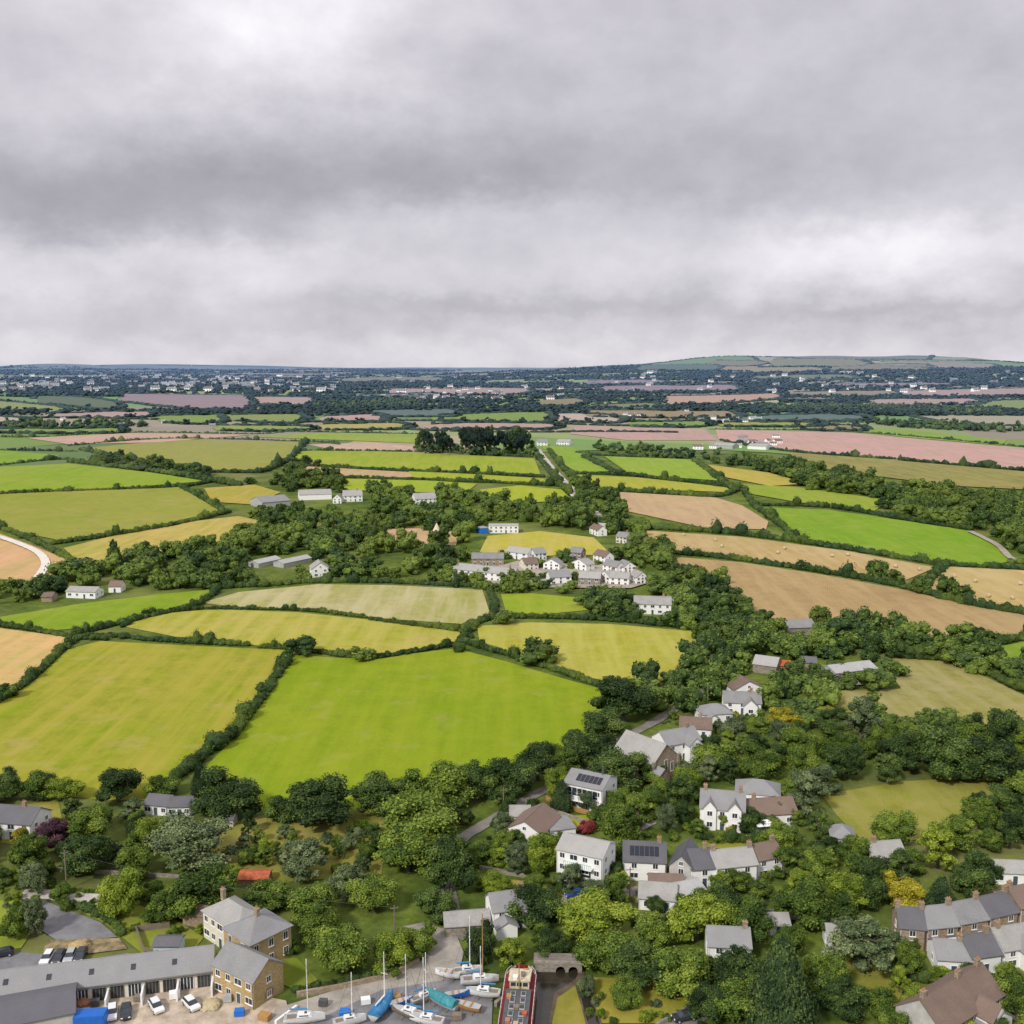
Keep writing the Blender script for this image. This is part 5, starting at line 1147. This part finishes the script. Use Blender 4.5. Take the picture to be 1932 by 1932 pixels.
def boat(px,py,Ln,rz,label,hull='white_paint',tarp=None,mast=0,up=0.8,cabin=True,name='sailing_boat',cat='boat'):
    Ln*=.86
    p=W3(px,py,13); e=empty(name,p+Vector((0,0,up)),rz); bm=bmesh.new(); n=14; Bw=Ln*.16; rings=[]
    for i in range(n+1):
        t=i/n; x=-Ln/2+Ln*t; w=Bw*(math.sin(PI*min(1,(t*.75+.25)))**.7 if t<.999 else .02); w=max(w,.03); zb=-.5*math.sin(PI*(.15+.8*t)); zt=.75+.35*t*t
        rings.append([bm.verts.new(q) for q in ((x,-w,zt),(x,-w*.85,zt*.45),(x,-w*.4,zb*.7),(x,0,zb-.1),(x,w*.4,zb*.7),(x,w*.85,zt*.45),(x,w,zt))])
    for a,b in zip(rings,rings[1:]):
        for k in range(6): bm.faces.new((a[k],b[k],b[k+1],a[k+1])).material_index=1 if k in(2,3) else 0
    bm.faces.new(rings[0])
    bmesh.ops.recalc_face_normals(bm,faces=bm.faces); bmo('hull',bm,[hull,'blue_paint' if mast>11 else 'red_paint'],e,smooth=True)
    bm=bmesh.new(); pr=None
    for i in range(n+1):
        t=i/n; x=-Ln/2+Ln*t; w=Bw*(math.sin(PI*min(1,(t*.75+.25)))**.7 if t<.999 else .02)*.97; w=max(w,.02); z=.7+.35*t*t
        r=(bm.verts.new((x,-w,z)),bm.verts.new((x,w,z)))
        if pr: bm.faces.new((pr[0],r[0],r[1],pr[1]))
        pr=r
    bmo('deck',bm,'pale_metal' if not tarp else 'wood_grey',e)
    if tarp:
        bm=bmesh.new(); pr=None
        for i in range(13):
            t=i/12; x=-Ln*.48+Ln*.9*t; w=Bw*1.06*math.sin(PI*min(1,(t*.7+.27)))**.5; rg=1.0 if i%3==0 else .88; ring=[bm.verts.new((x,w*math.cos(PI*k/8),.55+(1.2*rg+R(-.05,.05))*math.sin(PI*k/8))) for k in range(9)]
            if pr:
                for k in range(8): bm.faces.new((pr[k],ring[k],ring[k+1],pr[k+1]))
            else: bm.faces.new(ring)
            pr=ring
        bm.faces.new(pr); bmesh.ops.recalc_face_normals(bm,faces=bm.faces); bmo('tarpaulin',bm,tarp,e)
    elif cabin:
        bm=bmesh.new(); prism(bm,[(-Ln*.18,.8),(Ln*.2,.9),(Ln*.14,1.3),(-Ln*.16,1.35)],-Bw*.55,Bw*.55,'y'); cb_=bmo('cabin',bm,'white_paint',e)
        for s in (-1,1):
            bm=bmesh.new(); box(bm,-Ln*.12,Ln*.1,s*Bw*.55-.02,s*Bw*.55+.02,1.0,1.2); bmo('cabin_window',bm,'window_glass',cb_)
        bm=bmesh.new(); box(bm,-Ln*.42,-Ln*.2,-Bw*.45,Bw*.45,.72,.82); bmo('cockpit',bm,'wood_grey',e)
        bm=bmesh.new(); box(bm,0,Ln*.06,-.25,.25,1.33,1.42); bmo('hatch',bm,'window_glass',e)
    else:
        bm=bmesh.new()
        for q in (-.2,.05,.25): box(bm,Ln*q,Ln*q+.25,-Bw*.8,Bw*.8,.82,.9)
        bmo('thwart',bm,'wood_warm',e)
    if mast:
        bm=bmesh.new(); tube(bm,[(Ln*.08,0,.7),(Ln*.08,0,mast)],[.1,.07],8); tube(bm,[(Ln*.08,-.7,mast*.6),(Ln*.08,.7,mast*.6)],.04,5)
        bmo('mast',bm,'wood_warm' if mast>12.5 else 'white_paint',e)
        bm=bmesh.new(); tube(bm,[(Ln*.08,0,2),(-Ln*.36,0,2.1)],[.16,.13],8); bmo('boom',bm,'blue_tarp' if not tarp else 'white_paint',e)
        for q in ((Ln*.48,0),(-Ln*.47,0),(Ln*.08,Bw*.9),(Ln*.08,-Bw*.9)):
            bm=bmesh.new(); tube(bm,[(q[0],q[1],.9),(Ln*.08,0,mast*.97)],.02,4); bmo('stay',bm,'dark_metal',e)
    bm=bmesh.new()
    for x in (-Ln*.25,Ln*.15):
        for y in (-Bw*.7,Bw*.7): tube(bm,[(x,y*1.2,-up),(x,y*.8,.1)],.07,5)
    bmo('cradle',bm,'wood_grey',e)
    LM.append(('the boats',px,py)); tag(e,label,cat)
boat(575,1935,8,.1,'white hulled boat at the bottom edge of the quay, leftmost boat',mast=11)
boat(723,1912,8.5,1.2,'boat wholly covered with a rounded bright blue tarpaulin',tarp='blue_tarp',mast=10)
boat(772,1926,8,2.7,'wooden boat on props right of the blue covered boat',hull='wood_grey',mast=11)
boat(833,1902,8,2.5,'boat under a teal tarpaulin near the red barge',tarp='teal_tarp',mast=0)
boat(805,1938,7,2.9,'white yacht with bare mast at the bottom of the boatyard',mast=11.5)
boat(880,1912,6,2.8,'open wooden boat beside the teal covered boat',hull='wood_warm',mast=0,cabin=False)
boat(905,1862,8,.1,'white yacht with tall wooden mast, nearest the barge stern',mast=13)
boat(882,1845,6.5,.2,'small white yacht behind the tall masted yacht',mast=11)
boat(845,1850,5.5,2.9,'small white dinghy on the quay left of the yachts',mast=0,cabin=False)
boat(912,1886,7,3.0,'white yacht with cabin next to the barge bow',mast=9)
boat(757,1905,5,.4,'small open boat between the blue covered boat and the wooden boat',hull='blue_paint',mast=0,cabin=False)
boat(660,1940,6.5,.3,'white day boat on the quay below the blue box',mast=9)
boat(800,1895,6,.6,'grey hulled small yacht behind the teal covered boat',hull='grey_wall',mast=8.5)
boat(862,1890,5,.2,'blue rowing boat between the teal covered boat and the yachts',hull='blue_paint',mast=0,cabin=False)
def barge():
    A=Vector(un(985,1848)); B=Vector(un(968,1990)); d=(B-A); Ln=d.length; ang=math.atan2(d.y,d.x); c=(A+B)/2
    e=empty('river_barge',(c.x,c.y,.3),ang); Bw=2.9; bm=bmesh.new(); n=20; rings=[]
    def wid(t):
        q=min(t,1-t); return Bw*min(1,(q*7+.15))**.5
    for i in range(n+1):
        t=i/n; x=-Ln/2+Ln*t; w=wid(t); zt=2.0+.6*(2*t-1)**4
        rings.append([(x,-w,zt),(x,-w*.96,1.55+.5*(2*t-1)**4),(x,-w*.88,0),(x,w*.88,0),(x,w*.96,1.55+.5*(2*t-1)**4),(x,w,zt)])
    V=[[bm.verts.new(p) for p in r] for r in rings]
    for a,b in zip(V,V[1:]):
        for k in range(5): bm.faces.new((a[k],b[k],b[k+1],a[k+1])).material_index=1 if k in(0,4) else 0
    bm.faces.new(V[0]); bm.faces.new(V[-1]); bmesh.ops.recalc_face_normals(bm,faces=bm.faces); bmo('hull',bm,['red_paint','cream_paint'],e)
    bm=bmesh.new(); pr=None
    for i in range(n+1):
        t=i/n; x=-Ln/2+Ln*t; w=wid(t)*.97; r=(bm.verts.new((x,-w,1.9)),bm.verts.new((x,w,1.9)))
        if pr: bm.faces.new((pr[0],r[0],r[1],pr[1]))
        pr=r
    bmo('deck',bm,'red_paint',e)
    bm=bmesh.new(); box(bm,-Ln*.12,Ln*.42,-2.0,2.0,1.9,2.7); box(bm,-Ln*.12-.1,Ln*.42+.1,-2.15,2.15,2.703,2.85,1); hs=bmo('deckhouse',bm,['red_paint','dark_metal'],e)
    for i in range(8):
        for s in (-1,1):
            bm=bmesh.new(); x=-Ln*.07+i*Ln*.06; box(bm,x,x+.8,s*2.0-.03,s*2.0+.03,2.15,2.6); bmo('deckhouse_window',bm,'window_glass',hs)
    for i in range(5):
        for s in (-1,1):
            bm=bmesh.new(); x=-Ln*.08+i*Ln*.09; box(bm,x,x+1.2,s*.9-.45,s*.9+.45,2.85,3.05); box(bm,x+.1,x+1.1,s*.9-.36,s*.9+.36,3.053,3.08,1); bmo('skylight',bm,['pale_metal','window_glass'],hs)
    bm=bmesh.new(); box(bm,-Ln*.3,-Ln*.16,-1.7,1.7,1.9,3.9); box(bm,-Ln*.31,-Ln*.15,-1.9,1.9,3.903,4.05,1); wh=bmo('wheelhouse',bm,['cream_paint','cream_paint'],e)
    for i in range(2):
        for s in (-1,1):
            bm=bmesh.new(); x=-Ln*.285+i*Ln*.06; box(bm,x,x+.9,s*1.7-.03,s*1.7+.03,2.9,3.6); bmo('wheelhouse_window',bm,'window_glass',wh)
    for s in (-1,0,1):
        bm=bmesh.new(); box(bm,-Ln*.16-.02,-Ln*.16+.05,s*1.05-.42,s*1.05+.42,2.9,3.6); bmo('wheelhouse_window',bm,'window_glass',wh)
    bm=bmesh.new(); box(bm,-Ln*.44,-Ln*.32,-1.8,1.8,1.9,2.6); box(bm,-Ln*.43,-Ln*.33,-1.9,1.9,2.603,2.7); bmo('aft_cabin',bm,'cream_paint',e)
    for x,y,m_ in ((-.4,.8,'wood_warm'),(-.37,-.9,'blue_paint'),(-.25,.6,'wood_grey'),(-.2,-.7,'white_paint'),(.38,.9,'wood_warm'),(.3,-1.2,'orange_clay'),(.12,0,'wood_grey'),(.2,1.4,'rust_roof'),(-.02,-1.5,'wood_warm'),(.34,.2,'straw')):
        bm=bmesh.new(); zz=2.7 if x<-.3 else 4.05 if x<-.1 else 2.85; box(bm,Ln*x,Ln*x+.9,y-.35,y+.35,zz+.004,zz+.45); box(bm,Ln*x-.05,Ln*x+.95,y-.4,y+.4,zz+.453,zz+.52); bmo('deck_locker',bm,m_,e)
    bm=bmesh.new(); tube(bm,[(-Ln*.14,0,2.7),(-Ln*.14,0,7.5)],[.1,.06],8); bmo('mast',bm,'wood_warm',e)
    bm=bmesh.new()
    for i in range(16):
        t=.04+.92*i/15
        for s in (-1,1): x=-Ln/2+Ln*t; w=wid(t)*.94*s; tube(bm,[(x,w,2.0),(x,w,2.9)],.03,4)
    for s in (-1,1): tube(bm,[(-Ln/2+Ln*(.04+.92*i/15),wid(.04+.92*i/15)*.94*s,2.9) for i in range(16)],.03,4)
    bmo('railing',bm,'white_paint',e)
    tag(e,'long dark red barge with cream wheelhouse and skylights moored beside the quay','barge'); LM.append(('the red barge',975,1880))
barge()
def bridge():
    A=Vector(un(1010,1836));B=Vector(un(1098,1838)); W=(B-A).length; ang=math.atan2(B.y-A.y,B.x-A.x); e=empty('stone_bridge',(*((A+B)/2),.25),ang)
    bm=bmesh.new(); P=[(-W/2,0)]
    for c in (.08,.62):
        cx=c*W/2; r=.85
        P.append((cx-r,0)); 
        for k in range(9): P.append((cx-r*math.cos(PI*k/8),.3+r*math.sin(PI*k/8)))
        P.append((cx+r,0))
    P+=[(W/2,0),(W/2,1.6),(-W/2,1.6)]
    prism(bm,P,0,2.8,'y'); bmo('arch_wall',bm,'stone_grey',e)
    bm=bmesh.new()
    for y in (.0,2.4): box(bm,-W/2-.3,W/2+.3,y-.05,y+.35,1.603,2.1)
    bmo('parapet',bm,'stone_grey',e)
    bm=bmesh.new(); box(bm,-W/2-.3,W/2+.3,.31,2.33,1.604,1.7); bmo('roadway',bm,'lane_grey',e)
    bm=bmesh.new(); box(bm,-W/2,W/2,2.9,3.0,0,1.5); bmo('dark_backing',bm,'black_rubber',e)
    tag(e,'grey stone bridge with two round arches over the muddy creek','bridge'); LM.append(('the creek bridge',1050,1815))
bridge()
fence('quay_wall',[(935,1900),(1003,1850),(1003,1835)],'low stone quay wall beside the barge stern',1.0,'stone_grey','wall',.3,wall=True)
fence('garden_wall',[(560,1882),(640,1868),(740,1845),(790,1818)],'stone wall curving along the quay road under the trees',1.1,'stone_brown','wall',.25,wall=True)
fence('garden_wall',[(1240,1940),(1290,1912),(1360,1885)],'low stone wall along the bottom road by the lawn',1.0,'stone_grey','wall',.2,wall=True)
fence('wooden_fence',[(258,1760),(272,1800),(320,1812)],'brown plank fence around the garden left of the stone house',1.4,'wood_grey')
fence('wooden_fence',[(255,1760),(320,1752)],'brown plank fence along the top of the garden by the driveway',1.4,'wood_grey')
fence('garden_wall',[(905,1640),(985,1655),(1000,1665)],'low pale wall in the garden left of the tall balcony house',.9,'stone_grey','wall',.2,wall=True)
fence('garden_wall',[(1150,1690),(1210,1705),(1290,1722)],'stone garden wall below the village row',1.1,'stone_brown','wall',.2,wall=True)
fence('garden_wall',[(390,1660),(60,1640)],'old stone field wall under the left trees',.8,'stone_grey','wall',.2,wall=True)
fence('garden_wall',[(560,1905),(520,1935)],'low white capped wall beside the yard and quay',.9,'white_wall','wall',.2,wall=True)
def container(px,py,rz,mat,label):
    e=empty('shipping_container',W3(px,py,11),rz); bm=bmesh.new(); L_=5.0; n=26
    box(bm,-L_/2,L_/2,-1.2,1.2,.1,2.5)
    for i in range(n):
        x=-L_/2+L_*(i+.3)/n; box(bm,x,x+L_/n*.45,-1.25,-1.203,.2,2.4); box(bm,x,x+L_/n*.45,1.203,1.25,.2,2.4); box(bm,x,x+L_/n*.45,-1.15,1.15,2.503,2.54)
    bmo('shell',bm,mat,e)
    for s in (-1,1):
        bm=bmesh.new(); box(bm,L_/2+.003,L_/2+.07,min(0.02*s,1.15*s),max(.02*s,1.15*s),.15,2.4); bmo('door',bm,mat,e)
    tag(e,label,'container')
container(172,1938,.1,'blue_paint','bright blue shipping container beside the dark metal shed')
def pole(px,py,ht,label):
    e=empty('utility_pole',W3(px,py),0.3); bm=bmesh.new(); tube(bm,[(0,0,-.3),(0,0,ht)],[.15,.1],8); bmo('post',bm,'wood_grey',e)
    bm=bmesh.new(); box(bm,-.8,.8,-.05,.05,ht-.6,ht-.48)
    for x in (-.7,0,.7): tube(bm,[(x,0,ht-.48),(x,0,ht-.3)],.05,6)
    bmo('crossarm',bm,'wood_grey',e)
    tag(e,label,'utility pole'); return Vector(e.location)+Vector((0,0,ht-.4))
p1=pole(126,1680,9,'wooden utility pole among the bushes on the left')
p2=pole(745,1782,8,'wooden utility pole by the quay road behind the trees')
p3=pole(950,1545,8,'utility pole beside the lane near the modern house')
p4=pole(1335,1330,7,'utility pole on the rising lane by the bungalows')
p5=pole(1188,1700,7.5,'utility pole in front of the village row')
def wire(a,b,label):
    bm=bmesh.new(); m_=10; tube(bm,[a.lerp(b,k/m_)-Vector((0,0,4*1.6*(k/m_)*(1-k/m_))) for k in range(m_+1)],.025,4); tag(bmo('overhead_wire',bm,'dark_metal'),label,'wire')
wire(p1,p2,'overhead wire crossing the trees from the left pole to the quay pole')
wire(p3,p4,'overhead wire following the rising lane')
def bale(px,py,lab,g):
    p=W3(px,py,5); bm=bmesh.new(); tube(bm,[(-.75,0,.75),(-.68,0,.75),(.68,0,.75),(.75,0,.75)],[.66,.75,.75,.66],14)
    o=bmo('hay_bale',bm,'straw',None,p,R(0,3),True); o.scale=(1.2,1.2,1.2); tag(o,lab,'hay bale',g)
for px,py in ((1252,1012),(1290,1012),(1350,1022),(1362,1034),(1480,1038),(1468,1046),(1570,1052),(1600,1050),(1655,1068),(1690,1072),(1735,1078)): bale(px,py,'round straw bale on the upper stubble field','bales on the upper stubble field')
for px,py in ((1800,1090),(1865,1128),(1910,1132),(1840,1100),(1925,1105)): bale(px,py,'round straw bale on the right edge stubble field','bales on the right stubble field')
p=W3(824,1004); e=empty('tepee_tent',p); bm=bmesh.new(); n=16
A=[bm.verts.new((3.2*math.cos(2*PI*k/n),3.2*math.sin(2*PI*k/n),0)) for k in range(n)]; B=[bm.verts.new((.25*math.cos(2*PI*k/n),.25*math.sin(2*PI*k/n),6.0)) for k in range(n)]
for k in range(n): bm.faces.new((A[k],A[(k+1)%n],B[(k+1)%n],B[k]))
bmo('canvas',bm,'canvas',e); bm=bmesh.new()
for k in range(5): a=k*1.25; tube(bm,[(-.3*math.cos(a),-.3*math.sin(a),5.6),(.6*math.cos(a),.6*math.sin(a),7.4)],.06,5)
bmo('poles',bm,'wood_grey',e); tag(e,'pointed pale canvas tepee on a clearing in the woods','tent')
def pile(px,py,w,mat,label,name='rubble_pile',cat='pile'):
    V,F=ICO[2]; v=V.copy(); v*=(1+.2*rng.normal(size=(len(v),1)).clip(-1,1)); v[:,2]=np.abs(v[:,2])*.5; v*=w/2
    o=link(name,npmesh(name,v,F,None,mat),None,W3(px,py,10),R(0,6)); tag(o,label,cat)
pile(398,1900,3.4,'straw','sandy rubble heap beside the yellow stone annex')
pile(160,1893,3,'orange_clay','reddish rubble heap in front of the workshops')
pile(150,1788,4,'stone_yellow','yellow stone heap on the earth bank')
def crate(px,py,w,ht,mat,label,name='storage_crate',cat='crate'):
    bm=bmesh.new(); box(bm,-w/2,w/2,-w/3,w/3,.1,ht)
    for i in range(4):
        z=.1+(ht-.1)*i/4; box(bm,-w/2-.04,w/2+.04,-w/3-.04,-w/3-.003,z+.05,z+(ht-.1)/4-.05)
    box(bm,-w/2+.1,w/2-.1,-w/3+.1,w/3-.1,0,.09)
    o=bmo(name,bm,mat,None,W3(px,py,13),R(-.4,.4)); tag(o,label,cat)
crate(60,1902,1.6,1.1,'wood_warm','wooden crate standing in front of the workshops, leftmost')
crate(120,1898,1.4,1.0,'white_paint','white crate standing in front of the workshops')
crate(262,1890,1.5,1.0,'wood_grey','grey pallet crate beside a workshop divider wall')
crate(330,1885,1.8,1.2,'white_paint','white crate near the right end of the workshops')
crate(452,1918,1.6,1.1,'blue_paint','small blue crate below the stone annex')
crate(500,1925,2.0,1.0,'wood_warm','timber stack below the stone annex')
crate(650,1918,1.6,1.1,'blue_paint','blue box between the boats')
crate(610,1900,1.4,1.2,'dark_metal','dark bin by the quay road')
crate(745,1892,2,1.2,'wood_warm','timber box beside the blue covered boat')
crate(690,1896,1.6,1.1,'white_paint','white box behind the blue covered boat')
crate(862,1926,1.6,1.1,'wood_grey','grey box near the barge')
crate(180,1900,1.4,1.2,'dark_metal','dark machine crate behind the white yard car')
crate(430,1892,1.3,1.3,'pale_metal','grey metal bin against the stone annex wall')
# ---------------------------------------------------------------- labels
ORD=['first','second','third','fourth','fifth','sixth','seventh','eighth','ninth','tenth','eleventh','twelfth','thirteenth','fourteenth','fifteenth','sixteenth','seventeenth','eighteenth','nineteenth','twentieth']
bylab={}
for o in TOP: bylab.setdefault(o['label'],[]).append(o)
for l,os_ in bylab.items():
    if len(os_)<2 or len(os_)>20 or 'tiny pale' in l: continue
    os_.sort(key=lambda o:proj(o.location.x,max(1,o.location.y),o.location.z)[0])
    for i,o in enumerate(os_): o['label']=l+', '+ORD[i]+' from left'
for o in TOP:
    w_=o['label'].split()
    while len(w_)>16: w_.remove('the') if 'the' in w_ else w_.pop(0)
    o['label']=' '.join(w_)
# ---------------------------------------------------------------- camera, light, world
cam=bpy.data.cameras.new('Camera'); cam.lens=36; cam.sensor_width=36; cam.clip_start=1; cam.clip_end=80000
co=bpy.data.objects.new('Camera',cam); COL.objects.link(co); co.location=(0,0,CH); co.rotation_euler=(PI/2-PT,0,0); sc.camera=co
SE,SA=math.radians(40),math.radians(214)
sl=bpy.data.lights.new('Sun','SUN'); sl.energy=2.9; sl.angle=math.radians(6); sl.color=(1,.95,.86)
so=bpy.data.objects.new('Sun',sl); COL.objects.link(so)
dv=Vector((math.sin(SA)*math.cos(SE),math.cos(SA)*math.cos(SE),math.sin(SE))); so.rotation_euler=dv.to_track_quat('Z','Y').to_euler()
w=bpy.data.worlds.new('World'); sc.world=w; w.use_nodes=True; nt=w.node_tree; bg=nt.nodes['Background']
tc=N(nt,'ShaderNodeTexCoord').outputs['Generated']; s=N(nt,'ShaderNodeSeparateXYZ'); L(nt,tc,s.inputs[0])
az=math_(nt,'ARCTAN2',s.outputs[0],s.outputs[1]); el=math_(nt,'ARCSINE',s.outputs[2])
def comb(a,b,z=0.0):
    c=N(nt,'ShaderNodeCombineXYZ'); L(nt,math_(nt,'MULTIPLY',az,a),c.inputs[0]); L(nt,math_(nt,'MULTIPLY',el,b),c.inputs[1]); c.inputs[2].default_value=z; return c.outputs[0]
def cen(v,k): return math_(nt,'MULTIPLY',math_(nt,'SUBTRACT',v,.5),k)
wa=noise_(nt,comb(8,13,1.1),1,4,.55); we=noise_(nt,comb(10,16,5.5),1,5,.6); wf=noise_(nt,comb(30,44,9.3),1,5,.62)
A0=math_(nt,'ADD',az,cen(wa,.22)); E0=math_(nt,'ADD',math_(nt,'ADD',el,cen(we,.07)),cen(wf,.03))
val=None
for px,py,sx,sy,am in [(540,50,250,140,.34),(1400,230,560,130,-.04),(180,390,560,80,-.19),(740,310,460,90,-.13),(1250,340,440,70,-.08),(300,505,560,40,.18),(850,415,260,46,.18),(1640,490,340,56,.30),(960,575,340,22,-.12),(1740,592,360,16,-.10),(150,560,350,34,.10),(900,670,2500,34,.13),(1850,340,300,70,-.02),(100,120,220,120,.04)]:
    a0=math.atan((px-966)/1932); e0=math.atan((966-py)/1932)-.141
    qa=math_(nt,'MULTIPLY',math_(nt,'SUBTRACT',A0,a0),1932/sx); qe=math_(nt,'MULTIPLY',math_(nt,'SUBTRACT',E0,e0),1932/sy)
    g=math_(nt,'EXPONENT',math_(nt,'MULTIPLY',math_(nt,'ADD',math_(nt,'MULTIPLY',qa,qa),math_(nt,'MULTIPLY',qe,qe)),-1.0))
    g=math_(nt,'MULTIPLY',g,am); val=g if val is None else math_(nt,'ADD',val,g)
val=math_(nt,'ADD',val,.63)
n3=noise_(nt,comb(11,16,7.7),1,6,.58)
val=math_(nt,'MULTIPLY',val,rng_(nt,n3,.28,.72,.87,1.13))
val=math_(nt,'MULTIPLY',val,rng_(nt,el,.36,.9,1.0,1.45))
cb=N(nt,'ShaderNodeCombineColor')
L(nt,math_(nt,'MULTIPLY',val,.985),cb.inputs[0]); L(nt,math_(nt,'MULTIPLY',val,.95),cb.inputs[1]); L(nt,math_(nt,'POWER',val,.93),cb.inputs[2])
c=cb.outputs[0]
sky=N(nt,'ShaderNodeTexSky',sky_type='NISHITA'); sky.sun_disc=False; sky.sun_elevation=SE; sky.sun_rotation=SA
sk=mix(nt,1.0,sky.outputs[0],(.1,.1,.1),'MULTIPLY')
c=mix(nt,.04,c,sk)
L(nt,c,bg.inputs[0]); bg.inputs[1].default_value=1.0
sc.view_settings.view_transform='Standard'; sc.view_settings.look='None'; sc.view_settings.exposure=0
print('done',time.time()-T0,len(bpy.data.objects))
